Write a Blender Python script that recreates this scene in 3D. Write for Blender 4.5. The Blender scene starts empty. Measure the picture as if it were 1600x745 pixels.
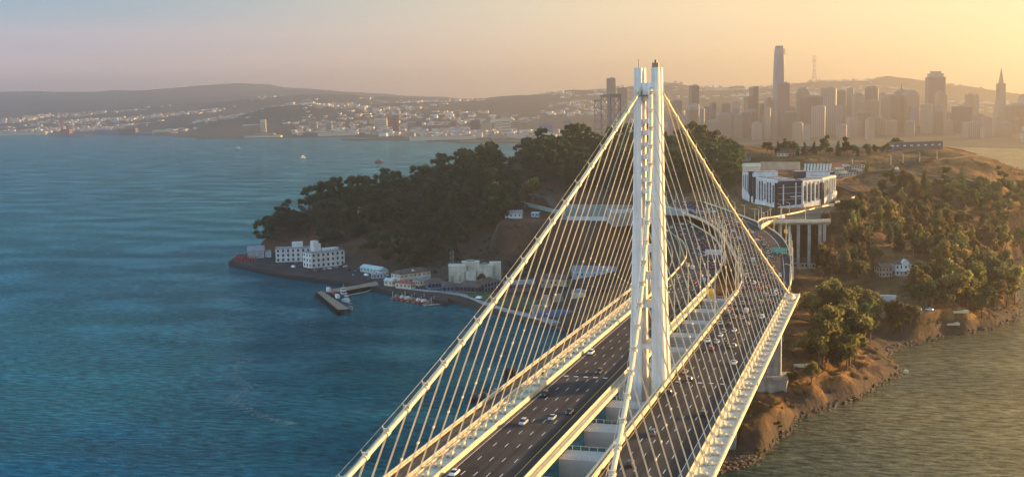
import bpy, bmesh, math, random
import numpy as np
from mathutils import Vector, Matrix, noise

random.seed(7)
SC = bpy.context.scene
COL = SC.collection
R = math.radians

# ------------------------------------------------------------------ camera
CAM = np.array([82.74, -427.94, 149.84]); YAW, PIT, ROL, FPX = 0.30172, 0.11091, -0.01699, 1942.54
FW = np.array([-math.sin(YAW)*math.cos(PIT), math.cos(YAW)*math.cos(PIT), -math.sin(PIT)])
_r = np.array([math.cos(YAW), math.sin(YAW), 0.0]); _u = np.cross(_r, FW)
RT = _r*math.cos(ROL)+_u*math.sin(ROL); UP = -_r*math.sin(ROL)+_u*math.cos(ROL)
cd = bpy.data.cameras.new('camera'); cam = bpy.data.objects.new('camera', cd); COL.objects.link(cam)
M = Matrix.Identity(4)
for i in range(3):
    M[i][0], M[i][1], M[i][2], M[i][3] = RT[i], UP[i], -FW[i], CAM[i]
cam.matrix_world = M
cd.sensor_width = 36; cd.lens = FPX/1600*36; cd.clip_start = 1; cd.clip_end = 90000
SC.camera = cam

# ------------------------------------------------------------------ sky, sun, exposure
SUN_AZ, SUN_EL = R(50), R(9.8)                 # azimuth from +Y (bridge axis) towards +X
SUN_DIR = Vector((math.sin(SUN_AZ)*math.cos(SUN_EL), math.cos(SUN_AZ)*math.cos(SUN_EL), math.sin(SUN_EL)))
sl = bpy.data.lights.new('sun', 'SUN'); sun = bpy.data.objects.new('sun', sl); COL.objects.link(sun)
sl.energy = 5.0; sl.angle = R(0.6); sl.color = (1.0, 0.66, 0.28)
sun.rotation_euler = SUN_DIR.to_track_quat('Z', 'Y').to_euler()
sun.location = (300, 200, 900)
W = bpy.data.worlds.new('World'); SC.world = W; W.use_nodes = True
def world():
    nt = W.node_tree; nt.nodes.clear(); N = nt.nodes.new; L = nt.links.new
    out = N('ShaderNodeOutputWorld'); bg = N('ShaderNodeBackground'); L(bg.outputs[0], out.inputs[0])
    sky = N('ShaderNodeTexSky'); sky.sky_type = 'NISHITA'; sky.sun_disc = False
    sky.sun_elevation = SUN_EL; sky.sun_rotation = SUN_AZ; sky.air_density = 1.0; sky.dust_density = 2.0; sky.ozone_density = 1.0
    tc = N('ShaderNodeTexCoord'); nrm = N('ShaderNodeVectorMath'); nrm.operation = 'NORMALIZE'; L(tc.outputs['Generated'], nrm.inputs[0])
    sep = N('ShaderNodeSeparateXYZ'); L(nrm.outputs[0], sep.inputs[0])
    dot = N('ShaderNodeVectorMath'); dot.operation = 'DOT_PRODUCT'; L(nrm.outputs[0], dot.inputs[0])
    dot.inputs[1].default_value = (math.sin(SUN_AZ), math.cos(SUN_AZ), 0)
    def ramp(src, lo, hi, stops):
        mr = N('ShaderNodeMapRange'); mr.inputs[1].default_value = lo; mr.inputs[2].default_value = hi; L(src, mr.inputs[0])
        cr = N('ShaderNodeValToRGB'); cr.color_ramp.interpolation = 'EASE'
        e = cr.color_ramp.elements
        while len(e) > 1: e.remove(e[-1])
        e[0].position = stops[0][0]; e[0].color = (*stops[0][1], 1)
        for p, c in stops[1:]:
            k = e.new(p); k.color = (*c, 1)
        L(mr.outputs[0], cr.inputs[0]); return cr.outputs[0]
    # a dusk sky by direction: cool far from the sun, yellow towards it; by height: peach low, blue high
    cool = ramp(sep.outputs[2], -0.02, 0.60, SKY_COOL)
    warm = ramp(sep.outputs[2], -0.02, 0.60, SKY_WARM)
    fac = N('ShaderNodeMapRange'); fac.interpolation_type = 'SMOOTHSTEP'; fac.inputs[1].default_value = SKY_S[0]; fac.inputs[2].default_value = SKY_S[1]
    L(dot.outputs['Value'], fac.inputs[0])
    mx = N('ShaderNodeMix'); mx.data_type = 'RGBA'; L(fac.outputs[0], mx.inputs[0]); L(cool, mx.inputs[6]); L(warm, mx.inputs[7])
    # sky opposite the sun, out of view, brightened as fill for shaded faces
    anti = ramp(sep.outputs[2], -0.02, 0.60, SKY_ANTI)
    f2 = N('ShaderNodeMapRange'); f2.interpolation_type = 'SMOOTHSTEP'; f2.inputs[1].default_value = -0.05; f2.inputs[2].default_value = -0.55
    L(dot.outputs['Value'], f2.inputs[0])
    m0 = N('ShaderNodeMix'); m0.data_type = 'RGBA'; L(f2.outputs[0], m0.inputs[0]); L(mx.outputs[2], m0.inputs[6]); L(anti, m0.inputs[7]); mx = m0
    sc = N('ShaderNodeVectorMath'); sc.operation = 'SCALE'; L(mx.outputs[2], sc.inputs[0]); sc.inputs['Scale'].default_value = 10.0
    # clamp the physical sky near its glare and blend
    mn = N('ShaderNodeVectorMath'); mn.operation = 'MINIMUM'; L(sky.outputs[0], mn.inputs[0]); mn.inputs[1].default_value = (12, 10, 8)
    m2 = N('ShaderNodeMix'); m2.data_type = 'RGBA'; m2.inputs[0].default_value = 0.95; L(mn.outputs[0], m2.inputs[6]); L(sc.outputs[0], m2.inputs[7])
    L(m2.outputs[2], bg.inputs[0]); bg.inputs[1].default_value = 0.10
SKY_COOL = [(0.0, (.74,.49,.50)), (.05, (.62,.43,.39)), (.11, (.27,.24,.265)), (.155, (.13,.19,.235)), (.20, (.02,.16,.30)), (.30, (.0,.17,.34)), (.5, (.005,.14,.30)), (1, (.02,.12,.27))]
SKY_WARM = [(0.0, (.60,.41,.115)), (.05, (.56,.41,.14)), (.12, (.42,.34,.19)), (.22, (.44,.34,.18)), (.5, (.30,.25,.14)), (1, (.12,.18,.22))]
SKY_ANTI = [(0.0, (1.15,1.02,.92)), (.15, (1.12,1.08,1.08)), (.4, (.5,.66,.85)), (1, (.12,.28,.45))]
SKY_S = (0.0, 0.66)
world()
vs = SC.view_settings; vs.view_transform = 'Standard'; vs.look = 'None'; vs.exposure = 1.56; vs.gamma = 1.0; vs.use_curve_mapping = False
cy = SC.cycles
cy.use_denoising = True; cy.max_bounces = 5; cy.diffuse_bounces = 2; cy.glossy_bounces = 2; cy.transmission_bounces = 2
cy.transparent_max_bounces = 6; cy.volume_bounces = 0; cy.use_adaptive_sampling = True; cy.adaptive_threshold = 0.02
cy.caustics_reflective = False; cy.caustics_refractive = False; cy.sample_clamp_indirect = 4

# ------------------------------------------------------------------ picking points of the place
def ray(px, py): return FW + RT*(px-800)/FPX - UP*(py-372.5)/FPX
def at(px, py, z=0.0):
    d = ray(px, py); return CAM + d*(z-CAM[2])/d[2]
def atY(px, py, Y):
    d = ray(px, py); return CAM + d*(Y-CAM[1])/d[1]
def att(px, py, t): return CAM + ray(px, py)*t
def colz(px, t, z):
    # point in the vertical column px at depth t and height z
    b = CAM + (FW + RT*(px-800)/FPX)*t
    return b + UP*(z-b[2])/UP[2]
def pix(P):
    d = np.asarray(P, float)-CAM; w = d@FW
    return 800+FPX*(d@RT)/w, 372.5-FPX*(d@UP)/w, w

# ------------------------------------------------------------------ materials
MATS = {}
def mat(name, col, rough=.7, metal=0.0, var=.12, scale=.5, bump=0.0, col2=None, spec=.4, detail=3, emit=None):
    m = bpy.data.materials.new(name); m.use_nodes = True; nt = m.node_tree; N = nt.nodes.new; L = nt.links.new
    b = nt.nodes['Principled BSDF']; b.inputs['Roughness'].default_value = rough; b.inputs['Metallic'].default_value = metal
    b.inputs['Specular IOR Level'].default_value = spec
    geo = N('ShaderNodeNewGeometry'); nz = N('ShaderNodeTexNoise'); nz.inputs['Scale'].default_value = scale; nz.inputs['Detail'].default_value = detail
    L(geo.outputs['Position'], nz.inputs['Vector'])
    cr = N('ShaderNodeValToRGB'); e = cr.color_ramp.elements
    c2 = col2 or tuple(c*(1-2.2*var) for c in col); c1 = col if col2 else tuple(min(1, c*(1+var)) for c in col)
    e[0].position = .32; e[0].color = (*c2, 1); e[1].position = .68; e[1].color = (*c1, 1)
    L(nz.outputs[0], cr.inputs[0]); L(cr.outputs[0], b.inputs['Base Color'])
    if bump:
        n2 = N('ShaderNodeTexNoise'); n2.inputs['Scale'].default_value = scale*4; n2.inputs['Detail'].default_value = 4; L(geo.outputs['Position'], n2.inputs['Vector'])
        bp = N('ShaderNodeBump'); bp.inputs['Strength'].default_value = 1; bp.inputs['Distance'].default_value = bump
        L(n2.outputs[0], bp.inputs['Height']); L(bp.outputs[0], b.inputs['Normal'])
    if emit: b.inputs['Emission Color'].default_value = (*emit[0], 1); b.inputs['Emission Strength'].default_value = emit[1]
    MATS[name] = m; return m

white_steel = mat('white_steel', (.80,.76,.68), .42, var=.05, scale=.15)
cable_white = mat('cable_white', (.75,.60,.38), .5, var=.04, scale=.3)
girder_paint = mat('girder_paint', (.70,.59,.42), .55, var=.07, scale=.2)
concrete = mat('concrete', (.42,.38,.31), .9, var=.12, scale=.3, bump=.05)
concrete_grey = mat('concrete_grey', (.30,.30,.28), .9, var=.15, scale=.15)
asphalt = mat('asphalt', (.052,.042,.037), .92, var=.14, scale=.06, spec=.15)
asphalt_pale = mat('asphalt_pale', (.11,.088,.068), .92, var=.12, scale=.08, spec=.15)
paint_white = mat('paint_white', (.72,.70,.66), .7, var=.1, scale=1)
paint_yellow = mat('paint_yellow', (.70,.42,.07), .7, var=.1, scale=1)
path_dark = mat('path_surface', (.13,.085,.055), .9, var=.1, scale=.3)
dark_metal = mat('dark_metal', (.05,.05,.05), .5, var=.1)
glass_dark = mat('glass_dark', (.03,.035,.045), .12, var=.1, scale=.1, spec=.6)
white_wall = mat('white_wall', (.66,.65,.60), .8, var=.05, scale=.2)
cream_wall = mat('cream_wall', (.62,.55,.42), .85, var=.07, scale=.2)
tan_wall = mat('tan_wall', (.42,.33,.23), .85, var=.1, scale=.2)
roof_brown = mat('roof_brown', (.12,.085,.065), .9, var=.15, scale=.3)
roof_grey = mat('roof_grey', (.25,.25,.25), .9, var=.12, scale=.2)
roof_red = mat('roof_red', (.33,.07,.05), .85, var=.12, scale=.3)
red_paint = mat('red_paint', (.30,.045,.04), .6, var=.1)
orange_paint = mat('orange_paint', (.42,.12,.05), .6, var=.1)
blue_paint = mat('blue_paint', (.05,.10,.17), .6, var=.1)
timber = mat('timber_deck', (.27,.20,.13), .9, var=.15, scale=.6)
pile_dark = mat('pile_dark', (.035,.03,.028), .95, var=.2, scale=.8)
lawn = mat('lawn', (.06,.085,.03), .95, var=.2, scale=.15)
sign_green = mat('sign_green', (.01,.28,.16), .5, var=.03, spec=.3)
sign_yellow = mat('sign_yellow', (.85,.48,.03), .5, var=.03)
trunk_mat = mat('bark', (.16,.11,.075), .95, var=.2, scale=.8)
rock_mat = mat('shore_rock', (.13,.095,.065), .95, var=.3, scale=.5)

def streaks(m, sc, lo, hi):
    # worn lines along one direction of the surface
    nt = m.node_tree; b = nt.nodes['Principled BSDF']; src = b.inputs['Base Color'].links[0].from_socket; geo = nt.nodes.new('ShaderNodeNewGeometry'); mp = nt.nodes.new('ShaderNodeMapping'); mp.inputs['Scale'].default_value = sc
    nz = nt.nodes.new('ShaderNodeTexNoise'); nz.inputs['Scale'].default_value = 1; nz.inputs['Detail'].default_value = 3; mr = nt.nodes.new('ShaderNodeMapRange'); mr.inputs[1].default_value = .35; mr.inputs[2].default_value = .65; mr.inputs[3].default_value = lo; mr.inputs[4].default_value = hi
    hs = nt.nodes.new('ShaderNodeHueSaturation'); L = nt.links.new; L(geo.outputs['Position'], mp.inputs[0]); L(mp.outputs[0], nz.inputs['Vector']); L(nz.outputs[0], mr.inputs[0]); L(mr.outputs[0], hs.inputs['Value']); L(src, hs.inputs['Color']); L(hs.outputs[0], b.inputs['Base Color'])
streaks(asphalt, (.55, .008, .55), .70, 1.35); streaks(white_steel, (.9, .9, .03), .84, 1.06); streaks(girder_paint, (.8, .5, .2), .80, 1.10); streaks(concrete, (.5, .5, .06), .75, 1.12); streaks(white_wall, (.35, .35, .08), .86, 1.05); streaks(cream_wall, (.35, .35, .08), .82, 1.06)

# ------------------------------------------------------------------ mesh collecting
class MB:
    def __init__(s): s.v = []; s.f = []; s.mi = []; s.m = []
    def _mat(s, m):
        if m not in s.m: s.m.append(m)
        return s.m.index(m)
    def add(s, vs, fs, m=None):
        o = len(s.v); s.v.extend([tuple(map(float, v)) for v in vs]); k = s._mat(m) if m else 0
        for f in fs: s.f.append([i+o for i in f]); s.mi.append(k)
    def box(s, c, d, rz=0.0, m=None, taper=1.0):
        cx, cy_, cz = c; dx, dy, dz = d[0]/2, d[1]/2, d[2]/2; ca, sa = math.cos(rz), math.sin(rz); vs = []
        for z in (-1, 1):
            k = taper if z > 0 else 1
            for x, y in ((-1,-1),(1,-1),(1,1),(-1,1)):
                X, Y = x*dx*k, y*dy*k; vs.append((cx+X*ca-Y*sa, cy_+X*sa+Y*ca, cz+z*dz))
        s.add(vs, [(3,2,1,0),(4,5,6,7),(0,1,5,4),(1,2,6,5),(2,3,7,6),(3,0,4,7)], m)
    def prism(s, poly, z0, z1, m=None, mtop=None):
        n = len(poly); a = sum(poly[i][0]*poly[(i+1)%n][1]-poly[(i+1)%n][0]*poly[i][1] for i in range(n))
        if a < 0: poly = poly[::-1]
        zz0 = z0 if hasattr(z0, '__len__') else [z0]*n; zz1 = z1 if hasattr(z1, '__len__') else [z1]*n
        if a < 0: zz0 = list(zz0)[::-1]; zz1 = list(zz1)[::-1]
        vs = [(p[0], p[1], zz0[i]) for i, p in enumerate(poly)]+[(p[0], p[1], zz1[i]) for i, p in enumerate(poly)]
        s.add(vs, [(i, (i+1)%n, n+(i+1)%n, n+i) for i in range(n)]+[tuple(range(n))[::-1]], m)
        s.add(vs[n:], [tuple(range(n))], mtop or m)
    def tube(s, pts, r, n=8, m=None, caps=True, r2=None):
        pts = [Vector(p) for p in pts]; rings = []; k = len(pts)
        for i, p in enumerate(pts):
            t = (pts[min(i+1, k-1)]-pts[max(i-1, 0)]).normalized()
            a = t.cross(Vector((0,0,1)));
            if a.length < 1e-3: a = Vector((1,0,0))
            a.normalize(); b = a.cross(t).normalized(); rr = r if r2 is None else r+(r2-r)*i/(k-1)
            rings += [p+(a*math.cos(2*math.pi*j/n)+b*math.sin(2*math.pi*j/n))*rr for j in range(n)]
        fs = [(i*n+j, (i+1)*n+j, (i+1)*n+(j+1)%n, i*n+(j+1)%n) for i in range(k-1) for j in range(n)]
        if caps: fs += [tuple(range(n)), tuple((k-1)*n+j for j in range(n))[::-1]]
        s.add(rings, fs, m)
    def loft(s, secs, m=None, closed=True, caps=True):
        n = len(secs[0]); vs = [v for sec in secs for v in sec]; e = n if closed else n-1
        fs = [(i*n+j, i*n+(j+1)%n, (i+1)*n+(j+1)%n, (i+1)*n+j) for i in range(len(secs)-1) for j in range(e)]
        if caps and closed: fs += [tuple(range(n))[::-1], tuple((len(secs)-1)*n+j for j in range(n))]
        s.add(vs, fs, m)
    def build(s, name, material=None, parent=None, smooth=False, loc=None, fix=True):
        me = bpy.data.meshes.new(name); me.from_pydata(s.v, [], s.f)
        ms = s.m or [material]
        for x in ms: me.materials.append(x)
        if s.m and len(s.m) > 1: me.polygons.foreach_set('material_index', s.mi)
        if fix and len(s.f) < 20000:
            bm = bmesh.new(); bm.from_mesh(me); bmesh.ops.recalc_face_normals(bm, faces=bm.faces); bm.to_mesh(me); bm.free()
        if smooth: me.polygons.foreach_set('use_smooth', [True]*len(me.polygons))
        me.update(); o = bpy.data.objects.new(name, me); COL.objects.link(o)
        if parent: o.parent = parent
        if loc is not None: o.location = loc
        return o
def tag(o, label=None, cat=None, group=None, kind=None):
    if label: o['label'] = label
    if cat: o['category'] = cat
    if group: o['group'] = group
    if kind: o['kind'] = kind
    return o
def empty(name, loc=(0,0,0), rz=0.0):
    o = bpy.data.objects.new(name, None); o.empty_display_size = 1; COL.objects.link(o); o.location = Vector(tuple(map(float, loc))); o.rotation_euler = (0,0,rz); return o
def copy_tree(o, parent=None):
    c = o.copy(); COL.objects.link(c); c.parent = parent
    for ch in KIDS(o): copy_tree(ch, c)
    return c
_kids = {}
def KIDS(o):
    if o.name not in _kids: _kids[o.name] = [c for c in bpy.data.objects if c.parent is o]
    return _kids[o.name]
ORD = ['first','second','third','fourth','fifth','sixth','seventh','eighth','ninth','tenth','eleventh','twelfth','thirteenth','fourteenth','fifteenth','sixteenth','seventeenth','eighteenth','nineteenth','twentieth']

# ------------------------------------------------------------------ island terrain
COAST = [tuple(at(x, y, 0)[:2]) for x, y in [(1115,745),(1150,735),(1190,726),(1215,692),(1258,655),(1300,638),(1340,627),(1385,600),(1418,584),(1396,570),(1395,550),(1430,538),(1480,525),(1520,520),(1560,512),(1596,500),(1598,478),(1588,455),(1574,430),(1582,408)]]
COAST += [(196,765),(260,820),(330,930),(330,1100),(220,1280),(50,1380),(-150,1330),(-320,1180),(-430,980),(-505,780),(-535,670),(-532,628)]
COAST += [tuple(at(x, y, 0)[:2]) for x, y in [(357,412),(450,431),(545,443),(590,452),(640,462),(700,474),(750,486),(820,504),(890,523)]]
COAST += [(-60,270),(-30,180),(-15,110),(-8,60)]
CTL = []
def cz(px, t, z): P = colz(px, t, z); CTL.append((P[0], P[1], z))
def cp(px, py, z): P = at(px, py, z); CTL.append((P[0], P[1], z))
for q in [(400,402,3),(450,415,3),(545,432,3),(620,446,3),(700,462,3),(760,478,3),(700,445,4),(760,455,4),(850,480,4),(900,480,5),(950,450,7),(840,495,3),(480,398,4),(560,415,4),(620,428,4),(700,430,4),(780,425,5),(860,420,9),(400,392,5),
          (930,425,14),(1000,430,16),(900,400,18),(820,342,45),(900,350,43),(960,352,43),(860,338,46),(760,395,20),
          (1150,700,2),(1130,690,3),(1170,700,2.5),(1190,690,6),(1160,660,12),(1210,650,12),(1180,630,14),(1240,630,13),(1280,600,12),(1250,560,16),(1330,590,11),(1380,575,8),(1370,545,10),(1440,520,7),(1500,505,7),
          (1300,500,15),(1350,470,17),(1420,460,18),(1420,430,22),(1250,428,20),(1330,430,24),(1280,470,17),(1220,520,17),(1550,490,9),(1570,470,9),(1500,440,20),(1550,430,16),(1500,400,26),(1570,400,12),(1450,400,28),(1340,400,34),(1400,380,38),
          (1350,350,49),(1300,352,48),(1330,330,60),(1370,330,56),(1410,330,52),(1450,350,44),(1500,350,40),(1560,350,36),(1595,350,36),
          (1300,330,60),(1330,306,64),(1250,328,61),(1215,326,62),(1345,296,65),
          (1400,295,68),(1450,285,71),(1500,275,73),(1560,288,66),(1600,300,62),(1500,300,62),(1550,310,56),(1450,310,60),(1400,262,80),(1500,252,82),(1550,262,77)]: cp(*q)
for q in [(1161,1072,67),(1140,1085,66),(1125,1060,60),(1181,1036,61),(1215,990,58.5),(1254,990,60),(1306,1048,66),(1330,1060,68),(1240,1080,76),(1180,1120,78),(1280,1110,76),(1264,905,43),(1285,908,45),(1300,912,46),(1246,905,33),(1232,905,32),(1220,915,34),(1174,1105,82),(1215,1112,80),(1160,1140,84),(440,1290,40),(500,1290,48),(600,1280,56),(700,1290,70),(800,1330,84),(900,1350,94),(1000,1350,97),(1100,1350,94),(1150,1370,95),(1200,1360,93),(1300,1350,90),(1400,1400,90),(1480,1400,91),(1530,1350,83),(1600,1250,73),(1700,1150,66),
          (480,1400,10),(600,1450,20),(700,1500,20),(800,1550,25),(1000,1600,20),(1200,1600,25),(1400,1600,20),(1600,1500,15),(400,1260,16),(380,1270,2),
          (700,1150,26),(700,1220,52),(600,1180,30),(640,1230,46),(520,1230,26),(760,1180,40),(760,1260,62),(850,1180,56),(850,1260,74),(1000,1220,68),(1000,1140,60),(1100,1150,63),(1100,1250,78),(950,1190,62),
          (700,1100,9),(620,1120,8),(780,1080,14),(840,1060,28),(900,1060,32),(960,1060,38),(1000,1040,42),(1200,1250,85),(1200,1150,73),(1300,1220,78)]: cz(*q)
for Y in (230, 300, 380): CTL += [(0, Y, 17+.06*(Y-230)), (-25, Y, 17+.08*(Y-230)), (30, Y, 17+.03*(Y-230))]
CTL += [(-60,480,38),(-40,470,38),(-20,420,30),(-70,540,44),(-85,420,24),(-90,340,14),(-60,300,12),(0,140,10),(0,100,4),(15,130,9),(250,900,30),(200,850,30)]
for i in range(0, len(COAST)):
    a = COAST[i]; CTL.append((a[0], a[1], 1.0))
CTL = np.array(CTL)
def rbf_fit(P, V, sm=1.0):
    D = np.hypot(P[:,None,0]-P[None,:,0], P[:,None,1]-P[None,:,1]); n = len(P)
    A = np.zeros((n+3, n+3)); A[:n,:n] = -D+np.eye(n)*sm; A[:n,n] = 1; A[:n,n+1:] = P/100; A[n,:n] = 1; A[n+1:,:n] = P.T/100
    return np.linalg.solve(A, np.concatenate([V, np.zeros(3)]))
def rbf_eval(w, P, X, Y):
    out = w[len(P)]+w[len(P)+1]*X/100+w[len(P)+2]*Y/100
    for i in range(len(P)): out = out-w[i]*np.hypot(X-P[i,0], Y-P[i,1])
    return out
def sdist(poly, X, Y):
    d = np.full(X.shape, 1e9); ins = np.zeros(X.shape, bool); n = len(poly)
    for i in range(n):
        x0, y0 = poly[i]; x1, y1 = poly[(i+1)%n]; ex, ey = x1-x0, y1-y0
        t = np.clip(((X-x0)*ex+(Y-y0)*ey)/(ex*ex+ey*ey+1e-9), 0, 1)
        d = np.minimum(d, np.hypot(X-x0-t*ex, Y-y0-t*ey))
        c = ((y0 > Y) != (y1 > Y)) & (X < ex*(Y-y0)/(ey+1e-12)+x0); ins ^= c
    return np.where(ins, d, -d)
def vnoise(X, Y, s, seed=0, oct=4):
    out = np.zeros(X.shape); amp = 1.0; tot = 0; rs = np.random.RandomState(seed+11)
    tab = rs.rand(256, 256)
    for o in range(oct):
        x = X/s+o*17.3+1000; y = Y/s+o*31.7+1000; xi = np.floor(x).astype(int); yi = np.floor(y).astype(int); fx = x-xi; fy = y-yi
        fx = fx*fx*(3-2*fx); fy = fy*fy*(3-2*fy); a = tab[xi%256, yi%256]; b = tab[(xi+1)%256, yi%256]; c = tab[xi%256, (yi+1)%256]; d = tab[(xi+1)%256, (yi+1)%256]
        out += amp*((a*(1-fx)+b*fx)*(1-fy)+(c*(1-fx)+d*fx)*fy-.5); tot += amp; amp *= .5; s /= 2
    return out/tot
QUAY = [tuple(at(x, y, 3)[:2]) for x, y in [(357,409),(450,429),(545,441),(590,450),(640,460),(700,472),(700,452),(640,436),(560,424),(480,402),(400,394),(372,398)]]
WQ = rbf_fit(CTL[:,:2], CTL[:,2])
FLATS = []      # (polygon, z) pads levelled for buildings and roads
def terrain(X, Y):
    X = np.asarray(X, float); Y = np.asarray(Y, float)
    z = rbf_eval(WQ, CTL[:,:2], X, Y); d = sdist(COAST, X, Y)
    rough = np.clip((z-5)/12, 0, 1)
    z = z+rough*(vnoise(X, Y, 70, 1)*9+vnoise(X, Y, 18, 2)*4.5)
    bl = np.clip(1-abs(d-16)/18, 0, 1)*np.clip((z-4)/5, 0, 1)*(X > -60)
    z = z-bl*abs(vnoise(X, Y, 13, 7, 4))*20+bl*vnoise(X, Y, 5, 9, 2)*3+bl*1.5
    z = np.maximum(z, 1.6)+np.clip(1-abs(d-6)/10, 0, 1)*vnoise(X, Y, 7, 3)*2.2
    q = sdist(QUAY, X, Y); z = np.where(q > -12, z*(np.clip(-q/12, 0, 1))+2.9*(1-np.clip(-q/12, 0, 1)), z)
    for poly, fz, bl in FLATS:
        q = sdist(poly, X, Y); k = np.clip(-q/bl, 0, 1); k = k*k*(3-2*k); z = np.where(q > -bl, z*k+fz*(1-k), z)
    dd = d+vnoise(X, Y, 16, 5)*5*np.clip((d+30)/30, 0, 1)*(sdist(QUAY, X, Y) < -15)
    k = np.clip((dd+1.5)/5.0, 0, 1); k = k*k*(3-2*k)
    return -5+(z+5)*k
BBV = [(1161,1075,296,86.5),(1181,1040,313,83.5),(1215,1000,324.5,81.5),(1254,1000,320.5,81),(1285,1015,312,81.5),(1306,1050,300,82.5)]
BIGB = [tuple(colz(a, t+4, 60)[:2]) for a, t, y, z in BBV]+[tuple(colz(a, 1075, 60)[:2]) for a in (1300, 1200)]
FLATS.append((BIGB, 60.0, 9))
FLATS.append(([tuple(at(x, y, 45)[:2]) for x, y in [(785,346),(880,350),(1000,350),(1000,335),(870,332),(790,334)]], 45, 14))
FLATS.append(([tuple(at(x, y, 17)[:2]) for x, y in [(1255,472),(1470,492),(1500,478),(1450,462),(1380,455),(1260,462)]], 16.5, 25))
FLATS.append(([tuple(at(x, y, 22)[:2]) for x, y in [(1380,442),(1450,442),(1450,425),(1380,425)]], 22, 14))
FLATS.append(([tuple(at(x, y, 20)[:2]) for x, y in [(1228,436),(1280,436),(1280,424),(1228,424)]], 20, 5))
GX0, GX1, GY0, GY1, GS = -600, 420, 20, 1420, 2.5
gx = np.arange(GX0, GX1+1, GS); gy = np.arange(GY0, GY1+1, GS)
GXX, GYY = np.meshgrid(gx, gy); GZ = terrain(GXX, GYY)
def hz(x, y):
    i = (x-GX0)/GS; j = (y-GY0)/GS
    if i < 0 or j < 0 or i >= len(gx)-1 or j >= len(gy)-1: return -5.0
    a, b = int(i), int(j); u, v = i-a, j-b
    return float((GZ[b,a]*(1-u)+GZ[b,a+1]*u)*(1-v)+(GZ[b+1,a]*(1-u)+GZ[b+1,a+1]*u)*v)
def ground(px, py, t0=450, t1=1700):
    d = ray(px, py); t = t0
    while t < t1:
        P = CAM+d*t
        if P[2] <= max(hz(P[0], P[1]), 0): 
            P[2] = max(hz(P[0], P[1]), 0); return P
        t += 2
    return None
def grid_obj(name, X, Y, Z, m, smooth=True):
    h, w = X.shape; v = np.stack([X.ravel(), Y.ravel(), Z.ravel()], 1)
    i = np.arange((h-1)*(w-1)); a = (i//(w-1))*w+i%(w-1); f = np.stack([a, a+1, a+w+1, a+w], 1)
    me = bpy.data.meshes.new(name); me.vertices.add(len(v)); me.vertices.foreach_set('co', v.ravel().astype(np.float32))
    me.loops.add(f.size); me.loops.foreach_set('vertex_index', f.ravel().astype(np.int32)); me.polygons.add(len(f))
    me.polygons.foreach_set('loop_start', (np.arange(len(f))*4).astype(np.int32)); me.polygons.foreach_set('loop_total', np.full(len(f), 4, np.int32))
    me.update(calc_edges=True); me.validate(); me.materials.append(m)
    if smooth: me.polygons.foreach_set('use_smooth', [True]*len(f))
    o = bpy.data.objects.new(name, me); COL.objects.link(o); return o

def soil_material(name, grass, soil, scrub, s=1.0, rock=True, lo=.42, hi=.62):
    m = bpy.data.materials.new(name); m.use_nodes = True; nt = m.node_tree; N = nt.nodes.new; L = nt.links.new
    b = nt.nodes['Principled BSDF']; b.inputs['Roughness'].default_value = .95; b.inputs['Specular IOR Level'].default_value = .1
    geo = N('ShaderNodeNewGeometry')
    def nz(sc, det=5):
        n = N('ShaderNodeTexNoise'); n.inputs['Scale'].default_value = sc*s; n.inputs['Detail'].default_value = det; n.inputs['Roughness'].default_value = .6; L(geo.outputs['Position'], n.inputs['Vector']); return n.outputs[0]
    def mixc(f, a, c):
        x = N('ShaderNodeMix'); x.data_type = 'RGBA'
        if isinstance(f, float): x.inputs[0].default_value = f
        else: L(f, x.inputs[0])
        for k, q in ((6, a), (7, c)):
            if isinstance(q, tuple): x.inputs[k].default_value = (*q, 1)
            else: L(q, x.inputs[k])
        return x.outputs[2]
    def rng(src, lo, hi):
        r_ = N('ShaderNodeMapRange'); r_.inputs[1].default_value = lo; r_.inputs[2].default_value = hi; L(src, r_.inputs[0]); return r_.outputs[0]
    c = mixc(rng(nz(.03), .4, .6), grass, soil)
    c = mixc(rng(nz(.012, 6), lo, hi), c, scrub)
    c = mixc(rng(nz(.25), .35, .75), c, tuple(x*.45 for x in soil))
    if rock:
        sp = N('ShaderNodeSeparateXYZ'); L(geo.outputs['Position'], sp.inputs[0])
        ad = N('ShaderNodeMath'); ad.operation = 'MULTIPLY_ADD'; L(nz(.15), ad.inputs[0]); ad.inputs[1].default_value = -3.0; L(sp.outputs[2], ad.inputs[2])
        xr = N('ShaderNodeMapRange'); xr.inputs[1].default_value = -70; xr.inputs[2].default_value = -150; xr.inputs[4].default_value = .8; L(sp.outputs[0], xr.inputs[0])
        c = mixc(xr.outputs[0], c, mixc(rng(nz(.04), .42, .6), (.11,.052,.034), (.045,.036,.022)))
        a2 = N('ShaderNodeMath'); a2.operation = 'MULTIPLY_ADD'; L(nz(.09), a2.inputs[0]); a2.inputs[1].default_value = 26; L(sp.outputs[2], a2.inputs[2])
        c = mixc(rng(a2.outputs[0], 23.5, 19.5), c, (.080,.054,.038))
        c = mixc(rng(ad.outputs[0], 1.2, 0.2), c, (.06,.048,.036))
    L(c, b.inputs['Base Color'])
    bp = N('ShaderNodeBump'); bp.inputs['Distance'].default_value = 1.6; bp.inputs['Strength'].default_value = .9; L(nz(.22, 6), bp.inputs['Height']); L(bp.outputs[0], b.inputs['Normal'])
    return m
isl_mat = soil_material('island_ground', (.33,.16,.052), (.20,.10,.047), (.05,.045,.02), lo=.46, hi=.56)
tag(grid_obj('island_ground', GXX, GYY, GZ, isl_mat), kind='structure')

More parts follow.
